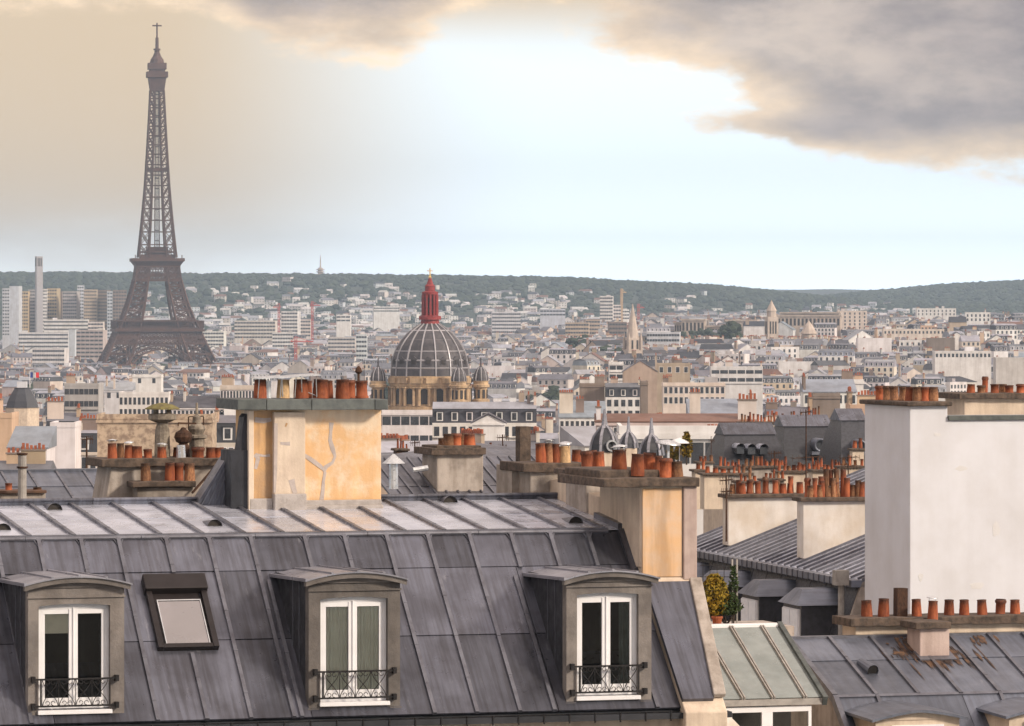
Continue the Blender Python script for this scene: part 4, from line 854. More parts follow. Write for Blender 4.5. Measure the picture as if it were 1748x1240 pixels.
for x in lall:      # forked lead tongues where each batten meets the break
    for s_ in (-1, 1):
        a = LO.pt(x, .27, .03); b = LO.pt(x + s_ * .09, .03, .03); m.bar(a, b, .035, .02)
    LO.slab(m, x - .05, x + .05, .02, .10, .0, .06); m.build('batten_fork', 'zinc_seam', A); m = MB()
m = MB(); xs = XL
while xs < xgl - .3:
    xe = min(xs + 2.0, xgl - .3); m.cyl((xs + .004, -.05, ZB - .005), (xe - .004, -.05, ZB - .005), .042, None, 10); m.hexa([(xs, -.035, ZB - .02), (xe, -.035, ZB - .02), (xe, .10, ZB - .0), (xs, .10, ZB - .0), (xs, -.035, ZB + .05), (xe, -.035, ZB + .05), (xe, .10, ZB + .055), (xs, .10, ZB + .055)])
    m.box(xs, xe, -.10, -.05, ZB - .11, ZB - .075); xs = xe
m.build('break_moulding', 'zinc_seam', A)
zr = ZB + UL * UP.s; yr = UL * UP.c
xr2 = FA.x(1000, yr)
xs = XL; k = 0
while xs < xr2:
    xe = min(xs + 2.0, xr2); m = MB(); m.box(xs + .004, xe - .004, yr - .06, yr + .35, zr - .05, zr + .10); m.cyl((xs + .004, yr - .05, zr + .10), (xe - .004, yr - .05, zr + .10), .035, None, 8); m.build('ridge_cap', 'zinc', A); xs = xe
# half-round vents
for px, py in ((5, 905), (93, 870), (366, 898), (768, 855), (982, 893)):
    k = (HY - py) / F; d_ = 1.0
    for _ in range(30):
        p = UP.pt(0, d_, .02); x = FA.x(px, p[1]); e = FA.z(py, x, p[1]) - p[2]; d_ += e * 3.0 * (1 if e > -9 else 0); d_ = max(.3, min(3.6, d_))
    p = UP.pt(FA.x(px, UP.pt(0, d_, 0)[1]), d_, .0); r = .135; n_ = 10; m = MB()
    arc = [(p[0] + r * cos(pi * i / n_), p[2] + r * sin(pi * i / n_)) for i in range(n_ + 1)]
    for (xa, za), (xb, zb_) in zip(arc, arc[1:]): m.quad((xa, p[1] - .05, za), (xb, p[1] - .05, zb_), (p[0] + (xb - p[0]) * .7, p[1] + .75, p[2] + .05 + (zb_ - p[2]) * .2), (p[0] + (xa - p[0]) * .7, p[1] + .75, p[2] + .05 + (za - p[2]) * .2))
    v = m.build('roof_vent', 'zinc_seam', A); m = MB(); m.add([(xa, p[1] + .0, za) for xa, za in [(p[0] + (q_[0] - p[0]) * .97, p[2] + (q_[1] - p[2]) * .97) for q_ in arc]], [tuple(range(n_ + 1))]); m.build('vent_dark', 'interior', v)  # flat dark face paints in the shade of the vent's hollow
# skylight
xa, xb = FA.x(243, LO.pt(0, 1.12, .0)[1]), FA.x(346, LO.pt(0, 1.12, .0)[1]); s0, s1 = 1.10, 2.68
m = MB(); f = .10
LO.slab(m, xa, xa + f, s0, s1, 0, .13); LO.slab(m, xb - f, xb, s0, s1, 0, .13); LO.slab(m, xa + f, xb - f, s1 - .09, s1, 0, .12); sk = m.build('roof_window', 'brown_alu', A, bevel=.008)
m = MB(); LO.slab(m, xa - .02, xb + .02, s0 - .05, s0 + .30, 0, .20); m.build('shutter_box', 'brown_alu', sk, bevel=.02)
m = MB(); LO.slab(m, xa + f, xb - f, s0 + .30, s1 - .09, 0, .06); m.build('sash', 'brown_alu', sk)
m = MB(); LO.slab(m, xa + f + .07, xb - f - .05, s0 + .50, s1 - .12, .05, .085); m.build('pane', 'skylight_blind', sk)
m = MB(); LO.slab(m, xa + f + .055, xa + f + .07, s0 + .48, s1 - .1, .05, .10); LO.slab(m, xb - f - .05, xb - f - .035, s0 + .48, s1 - .1, .05, .10); LO.slab(m, xa + f + .055, xb - f - .035, s0 + .47, s0 + .49, .05, .10); m.build('glazing_bead', 'tin', sk)
# dormers
YF = -2.98
def dormer(sl_, sr_, wl, wr, yw, ysill, yeave, ybot, style):
    x0, x1 = FA.x(sl_, YF), FA.x(sr_, YF); a, b = FA.x(wl, YF), FA.x(wr, YF); xm = (x0 + x1) / 2; zb, ze, zw, zs = (FA.z(v, xm, YF) for v in (ybot, yeave, yw, ysill))
    def yroof(z): return -(ZB - z) / tan(R(43))
    rise = .14; n_ = 12
    def ztop(x): t_ = (x - xm) / ((x1 - x0) / 2 + .12); return ze + rise * (1 - t_ * t_)
    m = MB(); th = .22
    m.box(x0, a, YF, YF + th, zb, ze - .02); m.box(b, x1, YF, YF + th, zb, ze - .02); m.box(a, b, YF, YF + th, zb, zs)
    for i in range(n_):
        u, v = a + (b - a) * i / n_, a + (b - a) * (i + 1) / n_
        def zl(x): t_ = (x - (a + b) / 2) / ((b - a) / 2); return zw - .035 * t_ * t_
        m.hexa([(u, YF, zl(u)), (v, YF, zl(v)), (v, YF + th, zl(v)), (u, YF + th, zl(u)), (u, YF, ze - .02), (v, YF, ze - .02), (v, YF + th, ze - .02), (u, YF + th, ze - .02)])
    # raised stone joints and band
    m.box(x0 - .02, a - .03, YF - .025, YF, zb, zs - .05); m.box(b + .03, x1 + .02, YF - .025, YF, zb, zs - .05); m.box(x0 - .015, x1 + .015, YF - .03, YF, zw + .10, zw + .13)
    dm = m.build('dormer', 'stone', A)
    m = MB()
    for i in range(n_):
        u, v = x0 - .03 + (x1 - x0 + .06) * i / n_, x0 - .03 + (x1 - x0 + .06) * (i + 1) / n_
        m.hexa([(u, YF - .03, ze - .03), (v, YF - .03, ze - .03), (v, YF + th, ze - .03), (u, YF + th, ze - .03), (u, YF - .03, ztop(u)), (v, YF - .03, ztop(v)), (v, YF + th, ztop(v)), (u, YF + th, ztop(u))])
        u2, v2 = x0 - .08 + (x1 - x0 + .16) * i / n_, x0 - .08 + (x1 - x0 + .16) * (i + 1) / n_
        m.hexa([(u2, YF - .13, ztop(u2) - .085), (v2, YF - .13, ztop(v2) - .085), (v2, YF, ztop(v2) - .085), (u2, YF, ztop(u2) - .085), (u2, YF - .15, ztop(u2) - .0), (v2, YF - .15, ztop(v2)), (v2, YF, ztop(v2)), (u2, YF, ztop(u2))])
    m.build('cornice', 'stone', dm)
    for s_, xx in ((-1, x0 + .01), (1, x1 - .05)):
        m = MB(); m.prism([(xx, YF + th, zb), (xx, YF + th, ze + .03), (xx, yroof(ze) + .1, ze + .03)], (.04, 0, 0)); m.build('cheek', 'zinc_dark', dm)
        m = MB()
        for k in (1, 2):
            yy = YF + th + .42 * k; zz = max(zb, ZB + yy * tan(R(43)) * 1.0); m.box(xx - .012, xx + .05, yy, yy + .02, zz, ze)
        m.build('cheek_seam', 'zinc_seam', dm)
    for i in range(4):      # curved roof sheets
        m = MB(); lo_, hi_ = x0 - .10 + (x1 - x0 + .20) * i / 4, x0 - .10 + (x1 - x0 + .20) * (i + 1) / 4
        for k in range(4):
            u, v = lo_ + (hi_ - lo_) * k / 4, lo_ + (hi_ - lo_) * (k + 1) / 4
            yb_u, yb_v = yroof(ztop(u)) + .12, yroof(ztop(v)) + .12
            m.hexa([(u, YF - .18, ztop(u)), (v, YF - .18, ztop(v)), (v, yb_v, ztop(v) - .05), (u, yb_u, ztop(u) - .05), (u, YF - .18, ztop(u) + .025), (v, YF - .18, ztop(v) + .025), (v, yb_v, ztop(v) - .025), (u, yb_u, ztop(u) - .025)])
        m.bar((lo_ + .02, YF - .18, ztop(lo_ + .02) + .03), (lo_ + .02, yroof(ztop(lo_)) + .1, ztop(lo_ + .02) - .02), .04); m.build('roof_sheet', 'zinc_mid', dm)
    # window
    yw0 = YF + .10; m = MB(); f = .062; mid = (a + b) / 2; zs2 = zs + .02; ztopw = zw - .07
    m.box(a, a + f, yw0, yw0 + .07, zs2, ztopw + .04); m.box(b - f, b, yw0, yw0 + .07, zs2, ztopw + .04); m.box(a + f, b - f, yw0, yw0 + .07, zs2, zs2 + .14); m.box(a, b, yw0 - .002, yw0 + .068, ztopw - .02, zw + .02)
    m.box(mid - .075, mid + .075, yw0 - .01, yw0 + .06, zs2 + .14, ztopw - .02); m.box(mid - .012, mid + .012, yw0 - .03, yw0, zs2 + .1, ztopw)
    m.box(a + f, a + 2.0 * f, yw0 + .005, yw0 + .055, zs2 + .14, ztopw - .02); m.box(b - 2.0 * f, b - f, yw0 + .005, yw0 + .055, zs2 + .14, ztopw - .02); m.box(a + f, b - f, yw0 + .004, yw0 + .054, ztopw - .10, ztopw - .02); m.box(a + f, b - f, yw0 + .004, yw0 + .054, zs2 + .14, zs2 + .22)
    wf = m.build('window_frame', 'white_paint', dm, bevel=.006)
    m = MB(); m.box(a - .02, b + .03, YF - .05, YF + .12, zs - .02, zs + .05); m.build('sill', 'white_paint', dm, bevel=.008)
    for p0, p1 in ((a + 2 * f, mid - .075), (mid + .075, b - 2 * f)):
        m = MB(); m.box(p0, p1, yw0 + .025, yw0 + .031, zs2 + .22, ztopw - .10); m.build('pane', 'glass', dm)
    m = MB(); yb_ = YF + .85; m.quad((a, yb_, zs2), (b, yb_, zs2), (b, yb_, zw), (a, yb_, zw)); m.quad((a, yw0 + .08, zs2), (a, yb_, zs2), (a, yb_, zw), (a, yw0 + .08, zw)); m.quad((b, yw0 + .08, zs2), (b, yb_, zs2), (b, yb_, zw), (b, yw0 + .08, zw)); m.quad((a, yw0 + .08, zs2), (b, yw0 + .08, zs2), (b, yb_, zs2), (a, yb_, zs2)); m.quad((a, yw0 + .08, zw), (b, yw0 + .08, zw), (b, yb_, zw), (a, yb_, zw)); m.build('room_interior', 'interior', dm)
    def drape(u0, u1, z0, z1, mt, amp=.018, fold=.055):
        m = MB(); n2 = int((u1 - u0) / .011); P = [(u0 + (u1 - u0) * i / n2, YF + .172 + amp * .8 * sin(2 * pi * (u1 - u0) * i / n2 / fold + .6 * sin(i * .13)) + .008 * sin(i * .31)) for i in range(n2 + 1)]
        for p, q_ in zip(P, P[1:]): m.quad((p[0], p[1], z0), (q_[0], q_[1], z0), (q_[0], q_[1], z1), (p[0], p[1], z1))
        m.build('curtain', mt, dm, smooth_=True)
    if style == 'curtain': drape(a + f, mid - .02, zs2 + .02, ztopw + .02, 'curtain'); drape(mid + .02, b - f, zs2 + .02, ztopw + .02, 'curtain')
    if style == 'blind': m = MB(); m.box(a + f, mid - .05, YF + .152, YF + .16, ztopw - .42, ztopw + .02); m.build('blind', 'blind', dm)
    if style == 'sheer': drape(mid + .25, b - f, zs2 + .02, ztopw + .02, 'curtain_dark', .02, .09)
    # wrought iron guard
    z1, z0 = zs + .56, zs + .12; yr_ = YF - .07; m = MB(); e0, e1 = a - .10, b + .10
    for zz in (z0, z1): m.bar((e0, yr_, zz), (e1, yr_, zz), .028)
    for e in (e0, e1):
        for zz in (z0, z1): m.box(e - .03, e + .03, yr_ - .03, YF, zz - .05, zz + .05)
    m.bar((a + .02, yr_, z0), (a + .02, yr_, z1), .02); m.bar((b - .02, yr_, z0), (b - .02, yr_, z1), .02)
    nX = 4; wX = (b - a - .08) / nX
    for i in range(nX):
        u = a + .04 + wX * i; zc = (z0 + z1) / 2; hh = (z1 - z0) / 2; c_ = u + wX / 2
        for s_ in (-1, 1):
            P = [(c_ + s_ * wX * .46 * sin(pi * .5 * tt) , zc + hh * tt) for tt in [k / 5 - 1 for k in range(11)]]
            for p, q_ in zip(P, P[1:]): m.bar((p[0], yr_, p[1]), (q_[0], yr_, q_[1]), .011)
        for zz, s_ in ((z0 + .05, 1), (z1 - .05, -1)):
            for s2 in (-1, 1):
                P = [(c_ + s2 * (.045 + .034 * cos(k * .7)), zz + s_ * .034 * sin(k * .7)) for k in range(8)]
                for p, q_ in zip(P, P[1:]): m.bar((p[0], yr_, p[1]), (q_[0], yr_, q_[1]), .009)
        m.bar((u, yr_, z0), (u, yr_, z1), .010)
    m.build('window_guard', 'iron', dm)
dormer(48, 212, 66, 188, 1031, 1217, 1000, 1245, 'blind'); dormer(527, 683, 547, 662, 1019, 1203, 992, 1236, 'curtain'); dormer(967, 1112, 985, 1090, 1012, 1193, 990, 1226, 'sheer')
# gutter along the foot
m = MB(); yg = -3.12; zg = ZB - 2.92; m.box(XL, xgr - .15, yg - .12, yg + .1, zg - .13, zg - .03); m.build('gutter', 'zinc_dark', A)
m = MB(); x = XL
while x < xgr: m.box(x, x + .02, yg - .135, yg - .10, zg - .16, zg - .0); x += .45
m.build('gutter_brackets', 'iron', A, kind='stuff')
# right gable wall carrying the long chimney
xw0, xw1 = FA.x(1095, -1.0), FA.x(1190, -1.0)
zt = FA.z(829, (xw0 + xw1) / 2, -1.0)
def zlo(y): return ZB + y * tan(R(43))
m = MB(); off = .16
prof = [(-1.0, 0), (-1.0, zt), (1.35, zt), (1.35, ZB + .52), (3.9, ZB + .78), (8.2, ZB + .3), (8.2, 0)]
for s_ in (0,):
    m.prism([(xw0, y, z) for y, z in prof], (xw1 - xw0, 0, 0))
gw = m.build('gable_wall', 'plaster_pale', A, label='cream plastered gable wall with chimney', bevel=.02)
m = MB(); xq = xw1 - .27; LP_ = [(-3.35, 0), (-3.35, zlo(-3.1) - .05), (-2.9, zlo(-2.9) + off), (-1.0, zlo(-1.0) + off), (-1.0, 0)]
n5 = 5; tp_ = lambda y: xw1 - .27 * min(1, max(0, (-1.0 - y) / 2.0)); m.add([(xw0, y, z) for y, z in LP_] + [(tp_(y), y, z) for y, z in LP_], [tuple(range(5))[::-1], tuple(range(5, 10))] + [(i, (i + 1) % 5, 5 + (i + 1) % 5, 5 + i) for i in range(5)])
m.build('gable_foot', 'plaster_pale', A, bevel=.02)
def gpx(p): return FA.x(p, -1.03)
m = MB(); m.box(gpx(1097), gpx(1164), -1.03, -.98, zlo(-1.0) + .16, zt - .05); m.build('front_panel', 'peach', gw, bevel=.01)
m = MB(); m.box(gpx(1166), gpx(1189), -1.07, -.98, zlo(-1.0) + .1, zt - .02); m.build('edge_pier', 'plaster_pink', gw, bevel=.02)
m = MB(); m.box(xw0 - .025, xw0 + .01, -.98, .25, ZB - .6, zt - .03); m.build('side_render', 'plaster_pale', gw, bevel=.01)
m = MB()
LO.slab(m, xw0 - .13, xw0 + .0, .05, 1.38, .02, .10); UP.slab(m, xw0 - .10, xw0 + .0, .0, 1.4, .02, .12); m.hexa([LO.pt(xw0, 4.2, .12), LO.pt(gpx(1172) - .26, 4.2, .12), LO.pt(gpx(1172), 1.45, .12), LO.pt(xw0, 1.45, .12), LO.pt(xw0, 4.2, .20), LO.pt(gpx(1172) - .26, 4.2, .20), LO.pt(gpx(1172), 1.45, .20), LO.pt(xw0, 1.45, .20)]); m.build('flashing', 'zinc', A)
m = MB(); a_, b_ = gpx(1172), xw1 + .02; t2 = -.26; m.hexa([LO.pt(a_ + t2, 4.15, .15), LO.pt(b_ + t2, 4.15, .15), LO.pt(b_, 1.40, .15), LO.pt(a_, 1.40, .15), LO.pt(a_ + t2, 4.15, .25), LO.pt(b_ + t2, 4.15, .25), LO.pt(b_, 1.40, .25), LO.pt(a_, 1.40, .25)]); m.build('coping', 'plaster_grey', gw, bevel=.02)
pc_ = slab(FA, A, 1030, 1195, 817, 832, -1.15, 1.5, name='cap_slab'); m = MB(); m.box(gpx(1036), gpx(1140), -.6, 1.4, zt + .1, zt + .26)
m.build('pot_bed', 'cap_stone', A, bevel=.03)
ch = empty('chimney_row', (0, 0, 0)); ch.parent = A
pots_px(FA, gw, -.6, [(1057, 768, 806, 27, None, 1, .5), (1088, 775, 812, 24), (1108, 773, 812, 24, None, 0, .3), (1122, 778, 812, 18, None, 0, 1.3), (1136, 782, 816, 24), (1156, 788, 820, 22, 'terracotta_old')])
bpy.data.objects.remove(ch)
m = MB(); x = gpx(1158); m.box(x - .02, x + .02, -.5, -.46, zt + .45, zt + .75); cap(gw, x, -.48, zt + .72, .42)
m.build('cap_stem', 'tin', gw)
# lower back length of the gable with more pots, and the block behind it
yB = 4.3; m = MB(); x0, x1 = FA.x(905, yB), FA.x(998, yB); z1 = FA.z(804, x0, yB); m.box(x0, x1, yB, yB + .8, ZB - 1, z1); bk = m.build('rear_chimney', 'plaster_grey', A, bevel=.02)
slab(FA, bk, 893, 1000, 791, 806, yB - .1, yB + 1.4); pots_px(FA, bk, yB + .35, [(924, 757, 793, 19), (937, 757, 793, 15, 'terracotta_old', 1), (949, 758, 794, 14), (964, 762, 794, 22, 'pot_buff', 1), (984, 768, 796, 18, None, 0, .6)])
m = MB(); m.box(FA.x(1000, 2.0), FA.x(1055, 2.0), 2.0, 3.2, ZB, FA.z(809, 4, 2.0)); b2_ = m.build('rear_chimney', 'plaster_grey', A, bevel=.02)
slab(FA, b2_, 985, 1060, 803, 812, 1.9, 3.3); pots_px(FA, b2_, 2.6, [(1002, 770, 805, 22), (1022, 771, 808, 22, None, 0, .2), (1012, 769, 805, 20, None, 0, .9)])
m = MB(); m.box(FA.x(874, 5), FA.x(904, 5), 5, 6, ZB - 1, FA.z(797, 3.5, 5)); e_ = m.build('wall_end', 'plaster_grey', A); m = MB(); m.box(FA.x(888, 6.2), FA.x(906, 6.2), 6.2, 6.5, ZB - 1, FA.z(730, 3.5, 6.2)); m.build('wall_end', 'cap_stone', A, label='dark weathered stone pier')
# big cream chimney on the ridge
yc = 3.0; zc0 = ZB + .25
def cx_(p, y=yc): return FA.x(p, y)
def czz(py, y=yc): return FA.z(py, cx_(540), y)
m = MB(); m.box(cx_(425), cx_(652), yc + .05, yc + 1.0, zc0, czz(699)); bc = m.build('chimney_stack', 'ochre', A, label='tall cream and orange plastered chimney stack', bevel=.012)
m = MB(); m.box(cx_(433), cx_(466), yc + .035, yc + .06, zc0 + .1, czz(701)); m.build('recessed_panel', 'ochre_dark', bc)  # darker ochre puts the shade of the recess into the colour
m = MB(); m.box(cx_(424), cx_(433), yc - .02, yc + .3, zc0, czz(700)); m.build('corner_strip', 'plaster_pale', bc, bevel=.01)
m = MB(); m.box(cx_(466), cx_(519), yc - .10, yc + .06, zc0 + .02, czz(703)); m.build('pilaster', 'plaster_pale', bc, bevel=.015)
m = MB(); m.box(cx_(426), cx_(465), yc - .03, yc + .05, zc0, czz(850)); m.box(cx_(465), cx_(520), yc - .16, yc + .05, zc0 - .02, czz(842)); m.box(cx_(520), cx_(651), yc - .03, yc + .05, zc0, czz(854)); m.box(cx_(518), cx_(653), yc - .07, yc + .05, zc0 - .03, czz(863)); m.build('cement_base', 'cement', bc, bevel=.02)
def patch(pts, wd, nm='cement_patch', mt='patch', y=yc):
    r_ = random.Random(len(pts) * 31 + int(pts[0][0])); m = MB()
    P = [(cx_(a + r_.uniform(-1.5, 1.5)), czz(b)) for a, b in pts]; Lp, Rp = [], []
    for i, p in enumerate(P):
        a = P[max(0, i - 1)]; b = P[min(len(P) - 1, i + 1)]; dx, dz = b[0] - a[0], b[1] - a[1]; l = max(1e-6, math.hypot(dx, dz)); w = wd * r_.uniform(.6, 1.25) / 99 / 2
        Lp.append((p[0] - dz / l * w, p[1] + dx / l * w)); Rp.append((p[0] + dz / l * w, p[1] - dx / l * w))
    m.prism([(x, y, z) for x, z in Lp + Rp[::-1]], (0, .06, 0)); m.build(nm, mt, bc)
patch([(568, 722), (567, 738), (565, 752), (570, 766), (572, 780), (568, 790), (558, 798), (555, 806)], 7, y=yc + .044); patch([(521, 777), (532, 784), (545, 795), (556, 803)], 7, y=yc + .04); patch([(555, 806), (553, 822), (551, 838), (549, 856)], 8, y=yc + .042)
patch([(434, 775), (440, 782), (436, 800)], 8, y=yc + .03); patch([(440, 776), (452, 778), (462, 777)], 6, y=yc + .028); patch([(494, 818), (497, 830), (501, 842)], 9, y=yc - .106); patch([(476, 756), (484, 757), (494, 757)], 7, y=yc - .105); patch([(434, 716), (450, 718), (463, 716)], 9, y=yc + .03); patch([(470, 722), (468, 760), (469, 800), (468, 840)], 6, y=yc - .104); patch([(486, 722), (484, 728)], 4, mt='ochre_dark', y=yc - .104)
for a, b in ((405, 455), (455, 532), (532, 640), (640, 663)):
    slab(FA, bc, a + .3, b - .3, 682, 700, yc - .32, yc + 1.3, 'lead', 'lead_capping', .012)
pots_px(FA, bc, yc + .2, [(444, 648, 679, 23), (483, 648, 679, 23, 'pot_buff'), (514, 648, 679, 26), (527, 650, 679, 12, None, 0, .5), (547, 648, 679, 28), (561, 650, 679, 16, None, 0, .5), (585, 648, 680, 25), (598, 649, 679, 20, None, 0, .4), (618, 650, 679, 23)])
for a, b, c_ in ((437, 487, 645), (475, 520, 644), (500, 545, 642)):
    x0, x1 = cx_(a), cx_(b); zz = czz(c_ + 2); m = MB(); m.hexa([(x0, yc - .12, zz), (x1, yc - .12, zz + .03), (x1, yc + .5, zz + .05), (x0, yc + .5, zz + .02), (x0, yc - .12, zz + .012), (x1, yc - .12, zz + .042), (x1, yc + .5, zz + .062), (x0, yc + .5, zz + .032)]); m.bar((x0 + .06, yc, zz), (x0 + .06, yc + .1, czz(679)), .015); m.bar((x1 - .06, yc, zz + .03), (x1 - .02, yc + .1, czz(679)), .015); m.build('rain_sheet', 'tin', bc)
m = MB(); x = cx_(462); m.cyl((x, yc + .2, czz(680)), (x, yc + .2, czz(650)), .06, .06, 8); m.build('tin_flue', 'tin', bc)
m = MB(); m.cyl((cx_(523), yc + .15, czz(668)), (cx_(552), yc + .1, czz(680)), .008, .008, 5); m.build('loose_wire', 'tin', bc)
m = MB(); x = cx_(627); m.cyl((x, yc + .6, czz(680)), (x, yc + .6, czz(628)), .03, .02, 6); m.lathe([(.02, czz(640)), (.07, czz(636)), (.05, czz(630)), (.01, czz(626))], 8, x, yc + .6)
m.build('finial_rod', 'rust', bc)
# zinc clad flank of the big chimney
m = MB(); m.hexa([(cx_(397), yc + .1, zc0 - .1), (cx_(424), yc + .05, zc0 - .1), (cx_(424), yc + .9, zc0 - .1), (cx_(397), yc + .9, zc0 - .1), (cx_(397), yc + .1, czz(768)), (cx_(424), yc + .05, czz(768)), (cx_(424), yc + .9, czz(768)), (cx_(397), yc + .9, czz(768))])
m.prism([(cx_(412), yc + .1, czz(768)), (cx_(424), yc + .1, czz(768)), (cx_(424), yc + .1, czz(706)), (cx_(419), yc + .1, czz(712))], (0, .4, 0)); m.build('zinc_flank', 'zinc_dark', A)
m = MB(); m.prism([(cx_(330, 3.6), 3.6, ZB + .3), (cx_(402, 3.6), 3.6, ZB + .3), (cx_(402, 3.6), 3.6, czz(772, 3.6)), (cx_(388, 3.6), 3.6, czz(778, 3.6))], (0, .5, 0)); fk = m.build('zinc_flank', 'zinc', A)
m = MB(); [m.bar((cx_(340 + 12 * k, 3.58), 3.58, ZB + .3), (cx_(390 + 3 * k, 3.58), 3.58, czz(778 + 2 * k, 3.58)), .02) for k in range(4)]; m.build('flank_seam', 'zinc_seam', A)

# ================================================================ stack with cowls behind the ridge at left
FL = Fr(290, 91, 17, 55); Lr = FL.root('stone_chimney_stack', 'weathered grey beige chimney stack with odd cowls behind the zinc ridge', 'chimney')
m = MB(); y0 = 0; a = [FL.p(176, 880, 0), FL.p(398, 880, 0), FL.p(398, 795, 0), FL.p(190, 795, 0)]
m.prism(a, (0, 1.2, 0)); bd = m.build('stack_body', 'plaster_grey', Lr, bevel=.02)
slab(FL, bd, 174, 408, 783, 797, -.12, 1.3); slab(FL, bd, 226, 335, 822, 832, -.55, -.05); pbox(FL, bd, 234, 330, 832, 850, -.42, -.01, 'corbel', 'plaster_grey', .02)
pots_px(FL, bd, .3, [(192, 757, 785, 17, None, 1), (206, 757, 785, 14, 'terracotta_old', 0, .5), (220, 760, 787, 15, None, 1), (232, 762, 789, 22), (253, 767, 789, 17), (277, 763, 792, 17, None, 1), (300, 764, 792, 12, None, 0, .4), (338, 763, 795, 24, None, 0), (360, 764, 792, 18), (375, 764, 790, 18)])
pots_px(FL, bd, -.3, [(249, 791, 822, 18, 'terracotta_old'), (290, 790, 822, 18), (306, 790, 822, 18), (324, 791, 822, 19, 'terracotta_old')])
x = FL.x(277, .7); zf = lambda py: FL.z(py, x, .7); m = MB(); m.lathe([(.16, zf(795)), (.14, zf(735)), (.10, zf(722)), (.15, zf(721)), (.27, zf(716)), (.27, zf(707)), (.15, zf(706))], 12, x, .7)
for k in range(4): a_ = k * pi / 2 + .5; m.bar((x + .17 * cos(a_), .7 + .17 * sin(a_), zf(707)), (x + .17 * cos(a_), .7 + .17 * sin(a_), zf(698)), .06)
cw_ = m.build('lantern_cowl', 'concrete_cowl', bd); m = MB(); m.lathe([(.34, zf(699)), (.33, zf(697)), (.2, zf(691)), (.05, zf(688)), (0, zf(688))], 10, x, .7); m.build('cowl_hood', 'lichen', bd)
x = FL.x(313, .5); m = MB(); m.lathe([(.13, zf(795)), (.12, zf(762)), (.08, zf(757)), (.14, zf(754)), (.18, zf(746)), (.15, zf(738)), (.07, zf(734)), (.04, zf(730)), (0, zf(729))], 12, x, .5); m.build('ball_cowl', 'rust', bd)
m = MB(); m.bar((x - .1, .5, zf(722)), (x + .25, .5, zf(723)), .03); m.bar((x - .1, .5, zf(722)), (x - .1, .5, zf(727)), .02); m.build('cowl_arm', 'rust', bd)
x = FL.x(336, .8); m = MB(); m.lathe([(.15, zf(795)), (.15, zf(750)), (.20, zf(748)), (.20, zf(744)), (.12, zf(742)), (.17, zf(733)), (.15, zf(728)), (.09, zf(724)), (.08, zf(712)), (.03, zf(708)), (.02, zf(688))], 12, x, .8); m.build('tall_cowl', 'concrete_cowl', bd)
m = MB()
for s_ in (-.16, .13): m.bar((x + s_, .8, zf(735)), (x + s_, .8, zf(712)), .02)
m.bar((x - .16, .8, zf(712)), (x + .13, .8, zf(711)), .02); m.build('cowl_bracket', 'rust', bd)
m = MB(); m.cyl(FL.p(309, 795, .1), FL.p(309, 760, .1), .10, .08, 10); m.build('tin_flue', 'tin', bd)
lad = empty('iron_roof_ladder', FL.p(328, 842, -.6), 0, 'rusty iron strut slanting beside the grey stack', 'ladder'); lad.location = Matrix.Rotation(FL.a, 4, 'Z') @ Vector(FL.p(328, 842, -.6)) + Vector((FL.ox, FL.oy, FL.zb)); lad.rotation_euler = (0, 0, FL.a)
p0 = Vector((0, 0, 0)); p1 = Vector(FL.p(392, 768, -.3)) - Vector(FL.p(328, 842, -.6)); m = MB(); m.bar(p0, p1, .035); m.build('rail', 'rust', lad)
for k in (.3, .55, .8): m = MB(); q_ = p0.lerp(p1, k); m.bar(q_, q_ + Vector((.14, .0, .0)), .03); m.build('rung', 'rust', lad)

# ================================================================ roofs behind the ridge
FB = Fr(80, 108, 17, 55); Br = FB.root('blue_zinc_roof_house', 'low house with pale blue zinc roof behind the ridge at left', 'house')
zt_ = FB.z(806, 0, 0); SB = Slope(0, zt_, 16, False); m = MB(); m.box(-6, 1.6, -4.5, 6, 0, zt_ - 1.35); m.build('wall', 'plaster_pale', Br)
xs = [-6 + .62 * k for k in range(13)]; panels(SB, Br, xs, [0, 1.1, 2.4, 4.6], 'zinc_blue'); battens(SB, Br, xs[1:-1], 0, 4.6, .05, .05, 'zinc_seam')
m = MB(); m.box(-6, 1.5, -.05, .4, zt_ - .02, zt_ + .06); m.build('ridge_cap', 'zinc_blue', Br)
pbox(FB, Br, -60, 78, 840, 870, -4.3, -3.6, 'chimney_stack', 'plaster_grey', .02)
bk = slab(FB, Br, -60, 80, 838, 843, -4.4, -3.5, 'terracotta_old'); pots_px(FB, bk, -4.0, [(15, 825, 839, 14), (64, 832, 841, 16, 'terracotta_old'), (-12, 826, 839, 14)])
vp = empty('vent_pipe', Matrix.Rotation(FB.a, 4, 'Z') @ Vector(FB.p(38, 870, -4.8)) + Vector((FB.ox, FB.oy, FB.zb)), FB.a, 'tall weathered vent pipe left of the ridge', 'pipe'); zz = (870 - 778) * 104 / F
m = MB(); m.cyl((0, 0, 0), (0, 0, zz), .095, .09, 12); m.build('pipe', 'timber', vp); m = MB(); m.cyl((0, 0, zz - .28), (0, 0, zz - .24), .12, .12, 12); m.cyl((0, 0, zz), (0, 0, zz + .04), .11, .12, 12); m.build('collar', 'rust', vp)
